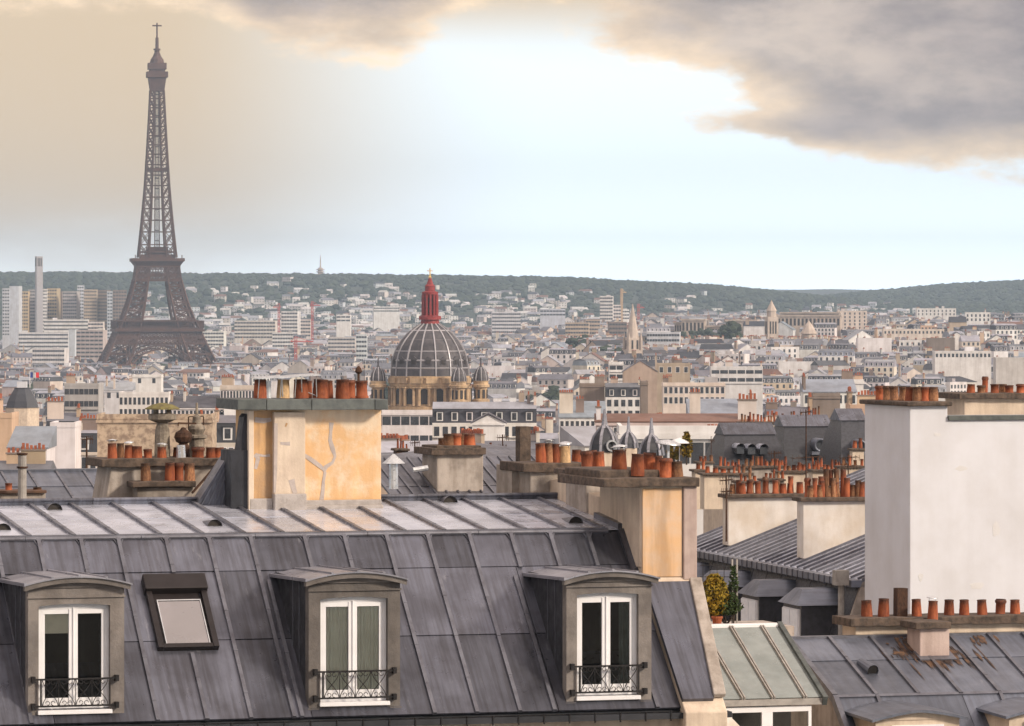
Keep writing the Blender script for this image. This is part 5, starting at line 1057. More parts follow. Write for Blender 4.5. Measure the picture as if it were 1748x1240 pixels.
# centre: ribbed roof with a low stack
FC = Fr(780, 128, 17, 52); Cr = FC.root('ribbed_zinc_roof_house', 'house with ribbed grey zinc roof behind the ridge at centre', 'house')
zt_ = FC.z(782, 0, 0); SCp = Slope(0, zt_, 17, False); m = MB(); m.box(-2.6, 3.6, -4.6, 5, 0, zt_ - 1.4); m.build('wall', 'plaster_grey', Cr)
xs = [-2.6 + .31 * k for k in range(21)]
panels(SCp, Cr, xs[::2], [0, 2.3, 4.8], 'zinc'); battens(SCp, Cr, xs, 0, 4.8, .045, .06, 'zinc_seam', joints=False)
m = MB(); m.prism([(-2.7, -.1, zt_ - .05), (3.7, -.1, zt_ - .05), (1.2, 2.2, zt_ + .28)], (0, .1, .05)); m.build('rear_slope', 'zinc', Cr)
cb = pbox(FC, Cr, 746, 825, 776, 850, -2.6, -1.2, 'chimney_stack', 'plaster_grey', .02)
slab(FC, cb, 737, 830, 765, 777, -2.75, -1.05); slab(FC, cb, 745, 822, 761, 766, -2.6, -1.2); pots_px(FC, cb, -2.2, [(765, 741, 766, 20, 'terracotta_old'), (779, 740, 766, 20), (789, 740, 766, 18, 'terracotta_old', 0, .5), (802, 741, 768, 21), (754, 748, 766, 12, 'terracotta_old', 0, .5)])
m = MB(); p = FC.p(672, 835, -4.4); q_ = FC.p(672, 790, -4.4); m.cyl(p, q_, .12, .11, 10); m.build('flue_pipe', 'tin', Cr); m = MB(); m.lathe([(.30, q_[2] - .02), (.28, q_[2]), (.02, q_[2] + .22)], 10, q_[0], q_[1]); m.build('flue_hood', 'tin', Cr)
m = MB(); m.cyl(FC.p(705, 803, -3.5), FC.p(730, 799, -3.5), .07, .07, 8); m.build('flue_pipe', 'tin', Cr)
# brick stacks either side of it
def mini_stack(px, yt, yb, w, D, npot, lab, mt='plaster_pale', pm='terracotta', deep=.6, a=12):
    f_ = Fr(px, D, a, PZ(yb + 25, D)); r0 = f_.root('chimney_stack', lab, 'chimney', 'small chimney stacks among the near roofs')
    b_ = pbox(f_, r0, px - w / 2, px + w / 2, yt, yb + 25, 0, deep, 'stack_body', mt, .01)
    slab(f_, b_, px - w / 2 - 3, px + w / 2 + 3, yt - 4, yt, -.1, deep + .1); ph = 1.0
    pw = min(12, w / npot * .8)
    for i in range(npot): pots_px(f_, b_, deep * prn.uniform(.25, .7), [(px - w / 2 + w * (i + .5) / npot + prn.uniform(-1.5, 1.5), yt - 4 - prn.uniform(7, 19), yt - 3, pw * prn.uniform(.75, 1.1), pm if prn.random() < .75 else 'terracotta_old')])
mini_stack(687, 770, 800, 20, 170, 4, 'small orange brick stack with four pots right of the cream chimney', 'terracotta_old')
mini_stack(838, 778, 805, 22, 170, 3, 'small orange brick stack right of the ribbed roof', 'terracotta_old'); mini_stack(870, 800, 815, 16, 175, 2, 'low stack left of the dark stone pier')
# ================================================================ right hand side: glass roof, zinc roof, white gable
FGl = Fr(1290, 88.5, 17, 55); Gr = FGl.root('conservatory', 'conservatory with pale green glass roof right of the gable wall', 'conservatory')
zt_ = FGl.z(1070, 0, 0); xl, xr = FGl.x(1150, 0), FGl.x(1329, 0); rise = 1.12; run = 2.25; ang = math.degrees(math.atan2(rise, run)); SG = Slope(0, zt_, ang, False); SLn = math.hypot(rise, run)
cutsx = [xl, FGl.x(1197, 0), FGl.x(1247, 0), FGl.x(1300, 0), xr]
for a, b in zip(cutsx, cutsx[1:]): m = MB(); SG.slab(m, a + .02, b - .02, .03, SLn, 0, .012); m.build('pane', 'old_glass', Gr)
for x in cutsx[1:-1]:
    m = MB(); SG.slab(m, x - .035, x - .012, 0, SLn + .02, .0, .05); SG.slab(m, x + .012, x + .035, 0, SLn + .02, .0, .05); SG.slab(m, x - .02, x + .02, 0, SLn, -.05, .02); m.build('glazing_bar', 'timber', Gr)
m = MB(); SG.slab(m, xr - .02, xr + .07, -.05, SLn + .1, -.1, .07); m.build('verge', 'lead', Gr)
m = MB(); m.box(xl, xr + .05, -.04, .22, zt_ - .06, zt_ + .05); m.build('ridge_flashing', 'white_paint', Gr, bevel=.01)
yb_ = -run; zb_ = zt_ - rise; m = MB(); m.box(xl, xr + .05, yb_ - .05, yb_ + .08, zb_ - .12, zb_ - .01); m.build('eaves_plate', 'timber', Gr)
fx = [FGl.x(v, yb_) for v in (1250, 1306, 1312, 1380)]
m = MB(); m.box(xl, xr, yb_ + .3, 0, 0, zb_ - 2.2); m.box(xl, xr, -.12, 0, 0, zt_ - .08); m.build('wall', 'plaster_pale', Gr)
zt2 = zb_ - .14
m = MB(); m.box(fx[0] - .3, fx[3] + .06, yb_, yb_ + .07, zt2 - .1, zt2); m.box(fx[0] - .3, fx[0], yb_, yb_ + .07, zt2 - 2, zt2 - .1); m.box(fx[1] - .06, fx[2] + .08, yb_ - .002, yb_ + .068, zt2 - 2, zt2 - .1); m.box(fx[3], fx[3] + .06, yb_, yb_ + .07, zt2 - 2, zt2 - .1); m.build('window_frame', 'white_paint', Gr, bevel=.006)
for a, b in ((fx[0], fx[1] - .06), (fx[2] + .08, fx[3])): m = MB(); m.box(a, b, yb_ + .03, yb_ + .035, zt2 - 2, zt2 - .1); m.build('pane', 'glass', Gr)
m = MB(); m.quad((xl, yb_ + 1.6, 10), (xr, yb_ + 1.6, 10), (xr, yb_ + 1.6, zb_ + .5), (xl, yb_ + 1.6, zb_ + .5)); m.build('room_interior', 'interior', Gr)
# small hipped porch cap at the gable's foot
hp = empty('porch_cap', Matrix.Rotation(FGl.a, 4, 'Z') @ Vector(FGl.p(1240, 1245, yb_ - .8)) + Vector((FGl.ox, FGl.oy, FGl.zb)), FGl.a, 'small pale hipped cap at the foot of the gable wall', 'roof')
m = MB(); m.hexa([(-.28, -.3, -.1), (.32, -.3, -.1), (.32, .5, -.1), (-.28, .5, -.1), (-.12, 0, .35), (-.06, 0, .35), (-.06, .3, .35), (-.12, .3, .35)]); m.build('cap_sheet', 'white_wall_warm', hp); m = MB(); m.box(-.24, .28, -.25, .45, -17, -.1); m.build('wall', 'plaster_pale', hp)
# zinc roof with pots along its back wall
FE = Fr(1480, 92, 17, 55); Er = FE.root('rust_stained_zinc_house', 'house with blue grey zinc roof streaked with rust at lower right', 'house')
zt_ = FE.z(1090, 0, 0); SE = Slope(0, zt_, 20, False); xl, xr = FE.x(1346, 0), FE.x(1480, 0) + 5.0; el_ = 2.62; z2 = zt_ - el_ * SE.s; y2 = -el_ * SE.c; SE2 = Slope(y2, z2, 42, False)
m = MB(); m.prism([(xl, y2 - 2.2, 0), (xl, y2 - 2.2, z2 - 2.0), (xl, y2, z2 - .03), (xl, 0, zt_ - .03), (xl, 6, zt_ - 1.2), (xl, 6, 0)], (xr - xl, 0, 0)); m.build('wall', 'plaster_grey', Er)
eb = [FE.x(v, 0) for v in (1415, 1485, 1555, 1620, 1686, 1745)] + [FE.x(1745, 0) + .75, FE.x(1745, 0) + 1.5]
panels(SE, Er, [xl] + eb + [xr], [0, 1.05, el_], 'zinc_blue'); battens(SE, Er, eb, 0, el_)
panels(SE2, Er, [xl] + [e + .02 for e in eb[::2]] + [xr], [.02, 1.2, 2.9], 'zinc_blue'); battens(SE2, Er, [eb[0], eb[3]], 0, 2.9)
m = MB(); SE.slab(m, xl - .06, xl + .04, -.05, el_, -.08, .08); SE2.slab(m, xl - .06, xl + .04, 0, 2.9, -.08, .08); m.build('verge', 'zinc_seam', Er)
m = MB(); m.box(xl, xr, -.03, .18, zt_ - .03, zt_ + .06); m.build('ridge_cap', 'zinc_seam', Er)
m = MB(); SE2.slab(m, xl, xr, -.03, .03, .0, .05); m.build('break_strip', 'zinc_seam', Er)
r_ = random.Random(8); m = MB()
for (pc, sg, d0, n_, l0) in ((1590, 28, .62, 150, .95), (1556, 16, .2, 80, .6), (1670, 9, .12, 16, .4), (1530, 8, .7, 14, .3)):
    for i in range(n_):
        a = max(.03, d0 + r_.gauss(0, .16)); x = FE.x(pc + r_.gauss(0, sg), -a) ; ln_ = r_.uniform(.1, l0) * (1 if r_.random() < .7 else .4); w = r_.uniform(.008, .04)
        P = [SE.pt(x + w * (1 - abs(2 * t_ - 1) ** 2) * s_ + .004 * r_.uniform(-1, 1), min(el_ - .02, a + ln_ * t_), .036 + (len(m.f) % 90) * .00004) for s_ in (-1, 1) for t_ in ((0, .3, .6, 1) if s_ < 0 else (1, .6, .3, 0))]
        m.add(P, [tuple(range(len(P)))])
m.build('rust_streaks', 'rust_stain', Er, kind='stuff')
wb = pbox(FE, Er, 1460, 1900, 1062, 1120, .2, .9, 'back_wall', 'plaster_pale', .02); slab(FE, Er, 1452, 1900, 1052, 1066, .05, 1.05, name='cap_slab')
pots_px(FE, wb, .5, [(1480, 1025, 1055, 20), (1508, 1022, 1054, 20), (1537, 1004, 1052, 19, 'brown'), (1565, 1023, 1054, 18), (1592, 1026, 1060, 18, None, 1, -.5), (1620, 1024, 1054, 18), (1646, 1024, 1054, 18), (1677, 1024, 1054, 18), (1707, 1023, 1055, 20), (1733, 1024, 1055, 18), (1770, 1024, 1055, 18), (1800, 1024, 1055, 18)])
st = pbox(FE, Er, 1570, 1621, 1072, 1130, -.95, -.3, 'chimney_stump', 'plaster_pink', .02); slab(FE, st, 1564, 1624, 1062, 1074, -1.05, -.2)
m = MB(); SE.slab(m, FE.x(1568, -.95) - .02, FE.x(1624, -.95) + .05, .75, 1.15, .02, .06); m.build('stump_flashing', 'zinc_seam', Er)
p = SE.pt(FE.x(1500, -1.9), 1.72, .0); m = MB(); m.cyl((p[0], p[1] - .0, p[2] + .10), (p[0] - .05, p[1] + .5, p[2] + .22), .115, .09, 12, False); v = m.build('vent_tube', 'zinc_blue', Er); m = MB(); m.cyl((p[0], p[1] + .03, p[2] + .10), (p[0], p[1] + .05, p[2] + .11), .10, .10, 12); m.build('vent_dark', 'soot_hollow', v)  # near-black disc closes the tube mouth
def edormer(pxa, pxb, ytop):
    yf = y2 - 1.55; x0, x1 = FE.x(pxa, yf), FE.x(pxb, yf); xm = (x0 + x1) / 2; ze = FE.z(ytop + 24, xm, yf); n_ = 8
    m = MB(); m.box(x0 + .12, x1 - .12, yf, y2 + .4, ze - 2.4, ze); dd = m.build('dormer', 'plaster_pale', Er)
    def zt3(x): return ze + .16 * (1 - abs((x - xm) / ((x1 - x0) / 2)) ** 1.5)
    m = MB()
    for i in range(n_):
        u, v = x0 + (x1 - x0) * i / n_, x0 + (x1 - x0) * (i + 1) / n_; m.hexa([(u, yf - .15, zt3(u) - .05), (v, yf - .15, zt3(v) - .05), (v, y2 + .5, zt3(v) + .02), (u, y2 + .5, zt3(u) + .02), (u, yf - .15, zt3(u)), (v, yf - .15, zt3(v)), (v, y2 + .5, zt3(v) + .07), (u, y2 + .5, zt3(u) + .07)])
    m.build('dormer_roof', 'zinc_blue', dd); m = MB()
    for i in range(n_):
        u, v = x0 + .1 + (x1 - x0 - .2) * i / n_, x0 + .1 + (x1 - x0 - .2) * (i + 1) / n_; m.hexa([(u, yf - .02, ze - .03), (v, yf - .02, ze - .03), (v, yf + .2, ze - .03), (u, yf + .2, ze - .03), (u, yf - .02, zt3(u) - .03), (v, yf - .02, zt3(v) - .03), (v, yf + .2, zt3(v) - .03), (u, yf + .2, zt3(u) - .03)])
    m.build('fascia', 'plaster_pale', dd); m = MB(); m.box(xm - .5, xm + .5, yf - .04, yf + .02, ze - 1.8, ze - .12); m.build('window_frame', 'white_paint', dd)
    for s_ in (-1, 1): m = MB(); m.box(xm + s_ * .25 - .2, xm + s_ * .25 + .2, yf - .05, yf - .03, ze - 1.7, ze - .2); m.build('pane', 'city_window', dd)
edormer(1484, 1648, 1202); edormer(1712, 1870, 1196)
# white tall gable
FW = Fr(1553, 106, 17, 52); Wr = FW.root('white_gable_building', 'tall blank white gable building at right with pots on top', 'building')
y0 = 0; x0 = FW.x(1553, 0); x1 = FW.x(1617, 0); x2 = x1 + 7; dp = 2.72
m = MB(); zz = FW.z(690, x0, 0); z7 = FW.z(714, x1, 0); m.prism([(x0, 0, 0), (x2, 0, 0), (x2, 0, z7), (x1 + .01, 0, z7), (x1 + .01, 0, zz), (x0, 0, zz)], (0, dp, 0)); wl = m.build('gable_wall', 'white_wall', Wr, bevel=.02)
m = MB(); m.box(x1 + .012, x2, -.06, .5, FW.z(718, x1, 0), FW.z(710, x1, 0)); m.build('coping', 'lead', Wr, bevel=.01)
z0_ = FW.z(694, x0, 0); z1_ = FW.z(686, x0, 0); m = MB(); m.box(x0 - .10, x1 + .08, -.12, dp + .1, z0_, z1_); cs_ = m.build('cap_slab', 'cap_stone', Wr, bevel=.03)
for px, w, mt in ((1502, 18, None), (1514, 16, 'terracotta_old'), (1527, 18, 'terracotta_old'), (1541, 16, 'terracotta_old'), (1553, 17, None), (1566, 18, 'terracotta_old'), (1580, 18, None), (1593, 18, 'terracotta_old')):
    yy = lerp([(1500, 2.3), (1560, .7), (1600, .5)], px); x = FW.x(px, yy); x = max(x0 + .1, min(x1 - .08, x)); pot(wl, x, yy, z1_, w * FW.dep(x, yy) / F, 24 * FW.dep(x, yy) / F, mt or 'terracotta')
r_ = random.Random(44)
for k, (a, b, w_, h_) in enumerate(((1572, 985, 9, 16), (1640, 800, 22, 9), (1700, 905, 16, 26), (1600, 742, 14, 7), (1668, 1000, 30, 12))):
    m = MB(); cx2 = FW.x(a, 0); cz2 = FW.z(b, cx2, 0); n_ = 11; P = [(cx2 + w_ / 79 / 2 * cos(2 * pi * i / n_) * r_.uniform(.7, 1.25), -.004, cz2 + h_ / 79 / 2 * sin(2 * pi * i / n_) * r_.uniform(.7, 1.25)) for i in range(n_)]; m.prism(P, (0, .01, 0)); m.build('render_patch', 'white_patch', Wr)
FV = Fr(1690, 114, 17, 52); Vr = FV.root('rear_chimney_block', 'rear beige chimney with a row of pots above the white gable', 'chimney')
vb = pbox(FV, Vr, 1646, 1860, 678, 760, 0, 1.2, 'stack_body', 'plaster_pale', .02); slab(FV, vb, 1638, 1866, 671, 681, -.15, 1.35)
pots_px(FV, vb, .4, [(1657, 656, 673, 15), (1675, 658, 675, 16, 'terracotta_old'), (1681, 643, 672, 12, None, 0, .5), (1698, 656, 673, 17), (1712, 656, 673, 15, 'terracotta_old', 0, .3), (1723, 658, 675, 17), (1742, 656, 673, 17), (1764, 656, 673, 17), (1784, 656, 673, 17)])
# ---------------- slate mansard seen along its front
FM = Fr(1460, 114, -77, 52); Mr = FM.root('slate_mansard_building', 'slate mansard building with ribbed zinc roof and white chimney walls', 'building')
ze = FM.z(990, 0, 0); LM = 16.0     # eave runs along local -x away from the viewer; y goes right into the building
SMu = Slope(0, ze, 21, True); SMl = Slope(0, ze, 71, False)
m = MB(); m.prism([(-LM, -1.0, 0), (-LM, -1.0, ze - 2.9), (-LM, -.02, ze - .03), (-LM, 5.4, ze + 2.04), (-LM, 9, ze + .6), (-LM, 9, 0)], (LM + .6, 0, 0)); m.build('wall', 'plaster_grey', Mr)
xs = [-LM + .56 * k for k in range(30)] + [.6]
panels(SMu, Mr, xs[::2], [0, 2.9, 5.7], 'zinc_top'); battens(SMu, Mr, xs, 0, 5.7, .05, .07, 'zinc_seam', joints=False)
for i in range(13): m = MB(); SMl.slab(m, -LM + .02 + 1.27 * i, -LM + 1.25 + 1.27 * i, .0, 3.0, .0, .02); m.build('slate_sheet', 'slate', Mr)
m = MB(); m.box(-LM, .6, -.28, .06, ze - .14, ze + .02); m.build('gutter', 'zinc_blue', Mr)
m = MB(); [m.box(-LM + .45 * i, -LM + .45 * i + .03, -.3, -.25, ze - .16, ze + .03) for i in range(37)]; m.build('gutter_brackets', 'zinc_seam', Mr, kind='stuff')
def mdormer(pxc, D_, wd=1.5, closed=False):
    xc = (pxc - 0); yy = -1.15; x0, x1 = xc - wd / 2, xc + wd / 2; z1_ = ze - .62; z0_ = ze - 2.85
    m = MB(); m.box(x0, x1, yy, -.1, z0_, z1_); dd = m.build('dormer', 'slate', Mr)
    m = MB(); m.box(x0 + .08, x1 - .08, yy - .04, yy + .01, z0_ + .1, z1_ - .1); m.build('window_frame', 'white_paint', dd)
    if not closed:
        for s_ in (-1, 1): m = MB(); m.box(xc + s_ * .31 - .22, xc + s_ * .31 + .22, yy - .055, yy - .03, z0_ + .2, z1_ - .2); m.build('pane', 'city_window', dd)
    else:
        for s_ in (-1, 1): m = MB(); m.box(xc + s_ * .335 - .31, xc + s_ * .335 + .31, yy - .07, yy - .035, z0_ + .12, z1_ - .12); m.build('shutter', 'shutter_white', dd)
    m = MB(); m.hexa([(x0 - .1, yy - .12, z1_), (x1 + .1, yy - .12, z1_), (x1 + .1, -.15, z1_), (x0 - .1, -.15, z1_), (xc - .3, yy + .15, z1_ + .36), (xc + .3, yy + .15, z1_ + .36), (xc + .3, -.1, z1_ + .36), (xc - .3, -.1, z1_ + .36)]); m.build('dormer_hood', 'zinc_blue', dd)
for xc, c_ in ((-12.9, False), (-8.9, False), (-4.9, True), (-1.3, True)): mdormer(xc, 0, 1.5, c_)
# white chimney walls standing across that roof: (px left, px right, top py) at distance t along the front
def cwall(xloc, px0, px1, yt, pl, name_mt):
    ya, yb2 = FM.y(px0, xloc), FM.y(px1, xloc); 
    zt3 = FM.z(yt, xloc, (ya + yb2) / 2); m = MB(); m.box(xloc - .55, xloc, ya, yb2, ze + .2, zt3); w_ = m.build('chimney_wall', name_mt, Mr, bevel=.015)
    m = MB(); m.box(xloc - .68, xloc + .13, ya - .1, yb2 + .1, zt3, zt3 + .10); m.build('cap_slab', 'cap_stone', w_, bevel=.02)
    for px, w, h, mt in pl:
        yy = FM.y(px, xloc - .3); d_ = FM.dep(xloc, yy); pot(w_, xloc - .3 + prn.uniform(-.1, .1), yy, zt3 + .1, w * d_ / F, h * d_ / F, mt)
    return w_, zt3
def row(a, b, n_, w, h): return [(a + (b - a) * i / (n_ - 1), w * prn.uniform(.85, 1.1), h * prn.uniform(.8, 1.2), prn.choice(['terracotta', 'terracotta', 'terracotta_old'])) for i in range(n_)]
wA, zA = cwall(-12.2, 1243, 1372, 850, row(1252, 1364, 9, 12, 20) + row(1262, 1350, 5, 10, 27), 'white_wall_warm')
wB, zB_ = cwall(-5.6, 1371, 1520, 856, row(1384, 1470, 7, 14, 22) + row(1390, 1440, 6, 11, 40) + row(1380, 1465, 5, 12, 30), 'white_wall_warm')
m = MB(); m.cyl((.35, -.45, ze - 3.2), (.35, -.45, ze + .1), .075, .075, 10); m.box(.2, .5, -.62, -.3, ze - .1, ze + .25); m.build('downpipe', 'timber', Mr)
# stacks further back on the right, crowded with pots
ST = [(1222, 812, 845, 40, 150, 3, 'pale stack with three pots right of the gable chimney'), (1262, 812, 845, 44, 175, 5, 'stack with five pots above the ribbed zinc roof'), (1300, 800, 842, 60, 185, 7, 'wide stack with seven pots in the crowd of chimneys'), (1352, 808, 842, 50, 180, 6, 'stack with six pots before the slate roofs'), (1410, 806, 842, 46, 178, 6, 'stack with six pots beside the rusty aerial'), (1455, 800, 845, 40, 170, 4, 'stack with four pots close to the white gable'), (1285, 724, 745, 44, 420, 8, 'small stack crowded with pots on the far slate roof'), (1340, 724, 740, 60, 430, 11, 'long low stack with a line of pots above the slate roofs'), (1445, 722, 740, 46, 400, 9, 'stack with nine pots above the round slate windows'), (1390, 716, 740, 20, 420, 4, 'small stack behind the rusty aerial'), (1330, 799, 825, 30, 230, 5, 'tall narrow stack of five pots in front of the slate mansard'), (1240, 800, 825, 26, 230, 4, 'narrow stack of four pots left of the slate mansard'), (1205, 792, 815, 24, 200, 3, 'stack of three pots just right of the gable pots'), (1465, 770, 800, 20, 250, 2, 'thin stack with two pots against the white gable')]
ST += [(1196, 806, 845, 18, 160, 2, 'two-pot stack touching the gable chimney'), (1276, 826, 850, 30, 140, 4, 'low stack of four pots just behind the first white chimney wall'), (1322, 822, 850, 34, 142, 5, 'low stack of five pots behind the white chimney walls'), (1372, 806, 830, 26, 210, 4, 'four-pot stack standing in front of the aerial'), (1432, 806, 830, 30, 215, 5, 'five-pot stack under the round slate window'), (1300, 800, 825, 34, 250, 7, 'seven-pot stack high in front of the hooded dormers'), (1395, 802, 825, 22, 245, 4, 'four-pot stack below the round slate window'), (1256, 802, 825, 18, 250, 3, 'three-pot stack left of the hooded dormers')]
for a in ST: mini_stack(a[0], a[1], a[2], a[3], a[4], a[5], a[6], prn.choice(['plaster_pale', 'plaster_grey', 'white_wall_warm']), 'terracotta', .7, 8)
# dark slate mansards with round windows
def slate_block(px0, px1, yt, yb, D, lab, eyes, hoods):
    f_ = Fr((px0 + px1) / 2, D, 10, 45); r0 = f_.root('slate_roof_building', lab, 'building', 'slate roofs left of the white gable'); xa, xb = f_.x(px0, 0), f_.x(px1, 0); za, zb_ = f_.z(yb, 0, 0), f_.z(yt, 0, 1.6); n_ = 6
    m = MB(); m.box(xa, xb, 0, 6, 0, za); m.build('wall', 'plaster_pale', r0)
    P = [(-.0 + 1.7 * (t_ ** 1.6), za + (zb_ - za) * t_) for t_ in [i / n_ for i in range(n_ + 1)]]
    m = MB()
    for (y0_, z0_), (y1_, z1_) in zip(P, P[1:]): s0 = y0_ * .25; s1 = y1_ * .25; m.hexa([(xa + s0, y0_, z0_), (xb - s0, y0_, z0_), (xb - s0, 6 - y0_, z0_), (xa + s0, 6 - y0_, z0_), (xa + s1, y1_, z1_), (xb - s1, y1_, z1_), (xb - s1, 6 - y1_, z1_), (xa + s1, 6 - y1_, z1_)])
    m.build('slate_roof', 'slate', r0); s1 = 1.7 * .25
    m = MB(); m.prism([(xa + s1 - .1, 1.6, zb_), (xa + s1 - .1, 4.4, zb_), (xa + s1 - .1, 3, zb_ + .7)], (xb - xa - 2 * s1 + .2, 0, 0)); m.build('zinc_top', 'zinc', r0)
    for px, py, rr in eyes:
        x = f_.x(px, .2); z = f_.z(py, x, .2); q = rr * D / F; m = MB(Matrix.Translation((x, .1, z)) @ Matrix.Rotation(pi / 2, 4, 'X')); m.lathe([(q * .62, -.2), (q * .66, .35), (q * .9, .4), (q, .3), (q * 1.02, -1.6)], 16); e = m.build('round_dormer', 'zinc_blue', r0, smooth_=True); m = MB(Matrix.Translation((x, -.1, z)) @ Matrix.Rotation(pi / 2, 4, 'X')); m.lathe([(q * .64, .0), (0, .0)], 16); m.build('pane', 'city_window', e)
        m = MB(); m.box(x - q * 1.3, x + q * 1.3, -.35, .2, z - q * 1.35, z - q * .9); m.build('dormer_sill', 'zinc_blue', e)
    for px, py, rr in hoods:
        x = f_.x(px, .0); z = f_.z(py, x, 0); q = rr * D / F; m = MB(); m.lathe([(q, 0), (q, 1.4)], 10, 0, 0, 0, 0, pi); 
        m.v = [(x + v[0], -.45 + v[2], z + v[1]) for v in m.v]; h_ = m.build('hood_dormer', 'zinc_top', r0); m = MB(); m.box(x - q * .8, x + q * .8, -.3, .6, z - q * 1.2, z + q * .3); m.build('pane', 'city_window', h_)
slate_block(1236, 1345, 742, 800, 300, 'slate mansard with three hooded dormers left of the aerial', [], [(1262, 765, 8), (1281, 766, 8), (1302, 766, 8)])
slate_block(1338, 1440, 728, 800, 305, 'slate mansard with a round window right of the aerial', [(1398, 760, 12)], [])
slate_block(1436, 1500, 718, 800, 295, 'slate pavilion with a round window against the white gable', [(1465, 762, 12)], [])
# slate turrets
def turret(px, w, yt, yb, D, lab, eye=False):
    f_ = Fr(px, D, 12, 45); r0 = f_.root('slate_turret', lab, 'turret'); q = w / 2 * D / F; z0_, z1_ = f_.z(yb, 0, 0), f_.z(yt, 0, 0); h = z1_ - z0_
    m = MB(); m.lathe([(q, 0), (q, z0_)], 6); m.build('wall', 'plaster_pale', r0)
    P = [(q * 1.05, z0_), (q * .98, z0_ + h * .3), (q * .78, z0_ + h * .6), (q * .42, z0_ + h * .86), (q * .12, z1_), (0, z1_ + .3)]
    m = MB(); m.lathe(P, 6); m.build('slate_cap', 'slate', r0)
    for k in range(6):
        m = MB(); c_, s_ = cos(k * pi / 3), sin(k * pi / 3); [m.bar((a[0] * c_, a[0] * s_, a[1]), (b[0] * c_, b[0] * s_, b[1]), .13) for a, b in zip(P, P[1:])]; m.build('hip_roll', 'zinc_mid', r0)
    m = MB(); m.lathe([(q * .3, z0_ + h * .92), (q * .22, z1_ + .1), (.05, z1_ + .9)], 6); m.build('finial', 'zinc_mid', r0)
    if eye: m = MB(Matrix.Translation((q * .3, -q * .8, z0_ + h * .25)) @ Matrix.Rotation(pi / 2, 4, 'X')); m.lathe([(q * .3, .2), (q * .42, .2), (q * .42, -1)], 12); m.build('round_dormer', 'tin', r0)
turret(1032, 48, 727, 772, 260, 'larger slate turret with pale hips behind the gable pots', True); turret(1112, 40, 743, 778, 255, 'smaller slate turret right of the larger one')
turret(1073, 30, 738, 765, 280, 'pale zinc cupola between the two slate turrets')
# ---------------- terrace with shrub, pots and trellis
TY = 97.0; FT = Fr(1225, TY, 17, PZ(1068, TY)); 
tr0 = FT.root('roof_terrace', 'small roof terrace behind the conservatory ridge', 'terrace'); m = MB(); m.box(-1.2, 1.4, -.6, 1.2, -15, 0); m.build('deck', 'plaster_grey', tr0)
def leafy(name, px, py, w, h, lab, mt, n_, seed, potted=True):
    r_ = random.Random(seed); p = FT.p(px, py, 0); loc = Matrix.Rotation(FT.a, 4, 'Z') @ Vector((p[0], 0, 0)) + Vector((FT.ox, FT.oy, FT.zb)); r0 = empty(name, loc, 0, lab, 'shrub')
    m = MB()
    for i in range(n_):
        t_ = r_.random(); rad = w * (.25 + .75 * sin(pi * min(.98, t_ * .85 + .12))) * (r_.random() ** .5); a_ = r_.uniform(0, 2 * pi); c = Vector((rad * cos(a_), rad * sin(a_), .22 + h * t_)); s_ = r_.uniform(.03, .06)
        u = Vector((r_.gauss(0, 1), r_.gauss(0, 1), r_.gauss(0, 1))).normalized(); v = u.cross(Vector((r_.gauss(0, 1), r_.gauss(0, 1), r_.gauss(0, 1)))).normalized(); m.quad(tuple(c - u * s_), tuple(c + v * s_ * .5), tuple(c + u * s_), tuple(c - v * s_ * .5))
    m.build('crown', mt, r0); m = MB()
    for k in range(7): a_ = k * .9; m.cyl((0, 0, 0), (w * .6 * cos(a_), w * .6 * sin(a_), h * r_.uniform(.5, .9)), .018, .006, 5)
    m.build('stems', 'bark', r0)
leafy('potted_shrub', 1220, 1060, .30, .80, 'yellow green leafy shrub on the terrace left of the trellis', 'leaf', 1500, 4)
leafy('climbing_plant', 1252, 1060, .10, .95, 'dark thin climber on the trellis post', 'leaf_green', 260, 6); leafy('low_shrub', 1240, 1065, .34, .35, 'low dark green shrub behind the terracotta flowerpots', 'leaf_green', 500, 12)
for px, lab in ((1197, 'left terracotta flowerpot on the terrace edge'), (1224, 'right terracotta flowerpot on the terrace edge')):
    p = FT.p(px, 1066, -.4); loc = Matrix.Rotation(FT.a, 4, 'Z') @ Vector((p[0], -.4, 0)) + Vector((FT.ox, FT.oy, FT.zb)); r0 = empty('flowerpot', loc, 0, lab, 'flowerpot', 'flowerpots on the terrace'); m = MB(); m.lathe([(.075, 0), (.10, .17), (.115, .17), (.115, .21), (.09, .21)], 14); m.build('pot', 'terracotta', r0, smooth_=False); m = MB(); m.lathe([(.095, .2), (0, .2)], 14); m.build('soil', 'bark', r0)
tl = FT.root('trellis', 'thin metal trellis post and wires beside the shrub', 'trellis'); m = MB()
for px in (1250, 1258): m.bar(FT.p(px, 1066, .1), FT.p(px, 955, .1), .03)
m.build('post', 'timber', tl)
for py in (965, 985, 1005, 1025): m = MB(); m.bar(FT.p(1195, py, .1), FT.p(1262, py, .1), .012); m.build('wire', 'iron', tl)
for px in (1200, 1212, 1224, 1236): m = MB(); m.bar(FT.p(px, 1066, .1), FT.p(px, 958, .1), .010); m.build('wire', 'iron', tl)
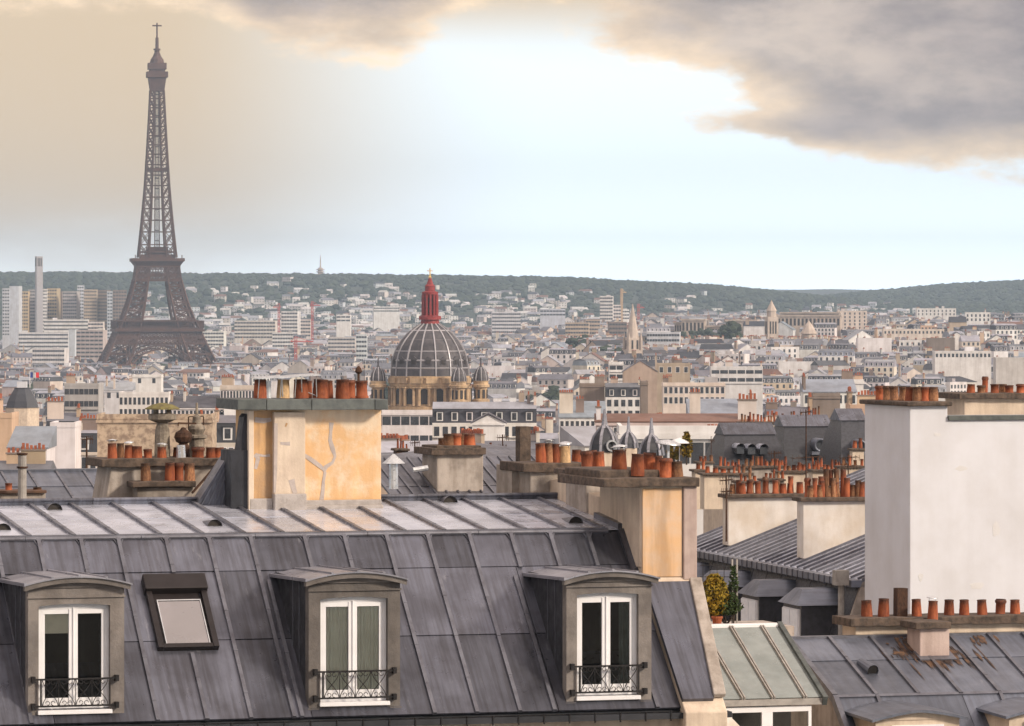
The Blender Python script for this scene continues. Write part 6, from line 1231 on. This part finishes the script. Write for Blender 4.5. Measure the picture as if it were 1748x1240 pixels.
# aerials
def aerial(px, yt, yb, D, lab, arms, mt='rust'):
    r0 = empty('television_aerial', (PX(px, D), D, PZ(yb, D)), R(20), lab, 'aerial', 'rooftop aerials'); h = (yb - yt) * D / F; m = MB(); m.cyl((0, 0, 0), (.0, 0, h), .028, .018, 6); m.build('mast', mt, r0)
    for f_, l in arms:
        m = MB(); l = l * D / F; m.bar((-l * .4, 0, h * f_), (l * .6, .3 * l, h * f_ + .04), .022)
        for k in range(6): x = -l * .4 + l * k / 5; m.bar((x, -.12 + .3 * l * k / 5 * .5, h * f_), (x, .18 + .3 * l * k / 5 * .5, h * f_ + .02), .01); m.bar((x, .05, h * f_ - .1), (x, .05, h * f_ + .1), .01)
        m.build('dipole_arm', mt, r0)
aerial(1376, 700, 850, 150, 'rusty aerial mast before the slate roofs', [(.97, 22), (.45, 60)]); aerial(1448, 775, 850, 160, 'cluttered aerial close to the white gable', [(.9, 36), (.7, 28)]); aerial(622, 612, 690, 700, 'thin aerial left of the church turret', [(.9, 16)])
aerial(1240, 812, 925, 124, 'aerial rising beside the first white chimney wall', [(.92, 26), (.75, 18)]); aerial(148, 745, 806, 112, 'thin aerial on the pale blue zinc roof', [(.9, 18)]); aerial(858, 742, 815, 150, 'small aerial left of the dark stone pier', [(.92, 20), (.7, 14)]); aerial(708, 752, 800, 165, 'short aerial right of the cream chimney', [(.9, 16)]); aerial(1322, 770, 822, 150, 'slim aerial in the crowd of pots', [(.9, 22)])
aerial(1214, 745, 830, 260, 'thin aerial mast before the wide white wall', [(.9, 10)])
# parasol on the far terrace
pr_ = empty('parasol', (PX(1160, 300), 300, PZ(790, 300)), 0, 'open white parasol behind the gable pots', 'parasol'); m = MB(); m.cyl((0, 0, 0), (0, 0, 1.5), .03, .03, 6); m.build('pole', 'white_paint', pr_); m = MB(); m.lathe([(.75, 1.2), (.4, 1.42), (0, 1.55)], 8); m.build('canopy', 'white_paint', pr_)
def shrub_far(px, yt, yb, w, D, lab, mt, seed):
    r_ = random.Random(seed); r0 = empty('terrace_shrub', (PX(px, D), D, PZ(yb, D)), 0, lab, 'shrub'); h = (yb - yt) * D / F; w = w * D / F / 2; m = MB()
    for i in range(260): t_ = r_.random(); a_ = r_.uniform(0, 6.3); rad = w * sin(pi * (.15 + .8 * t_)) * r_.random() ** .5; c = Vector((rad * cos(a_), rad * sin(a_), h * t_)); s_ = r_.uniform(.08, .17); u = Vector((r_.gauss(0, 1), r_.gauss(0, 1), r_.gauss(0, 1))).normalized(); v = u.cross(Vector((1, .3, r_.gauss(0, 1)))).normalized(); m.quad(tuple(c - u * s_), tuple(c + v * s_), tuple(c + u * s_), tuple(c - v * s_))
    m.build('crown', mt, r0); m = MB(); m.cyl((0, 0, -.5), (0, 0, h * .6), .05, .02, 6); m.build('trunk', 'bark', r0)
shrub_far(1172, 738, 780, 22, 300, 'golden leafed shrub behind the gable pots', 'leaf', 2); shrub_far(1150, 756, 782, 26, 305, 'lower golden shrub beside the taller one', 'leaf', 3)

# ================================================================ haze
hzm = bpy.data.materials.new('haze'); hzm.use_nodes = True; t = hzm.node_tree; t.nodes.remove(t.nodes['Principled BSDF']); pv = t.nodes.new('ShaderNodeVolumePrincipled'); pv.inputs['Color'].default_value = (.58, .77, 1.0, 1); pv.inputs['Density'].default_value = HAZE; pv.inputs['Anisotropy'].default_value = .0
t.links.new(pv.outputs[0], t.nodes['Material Output'].inputs['Volume']); MATS['haze'] = hzm
m = MB(); m.box(-14000, 14000, -600, 19500, -12, 345); m.build('haze', 'haze', kind='stuff', label='thin pale air over the whole city', cat='haze')
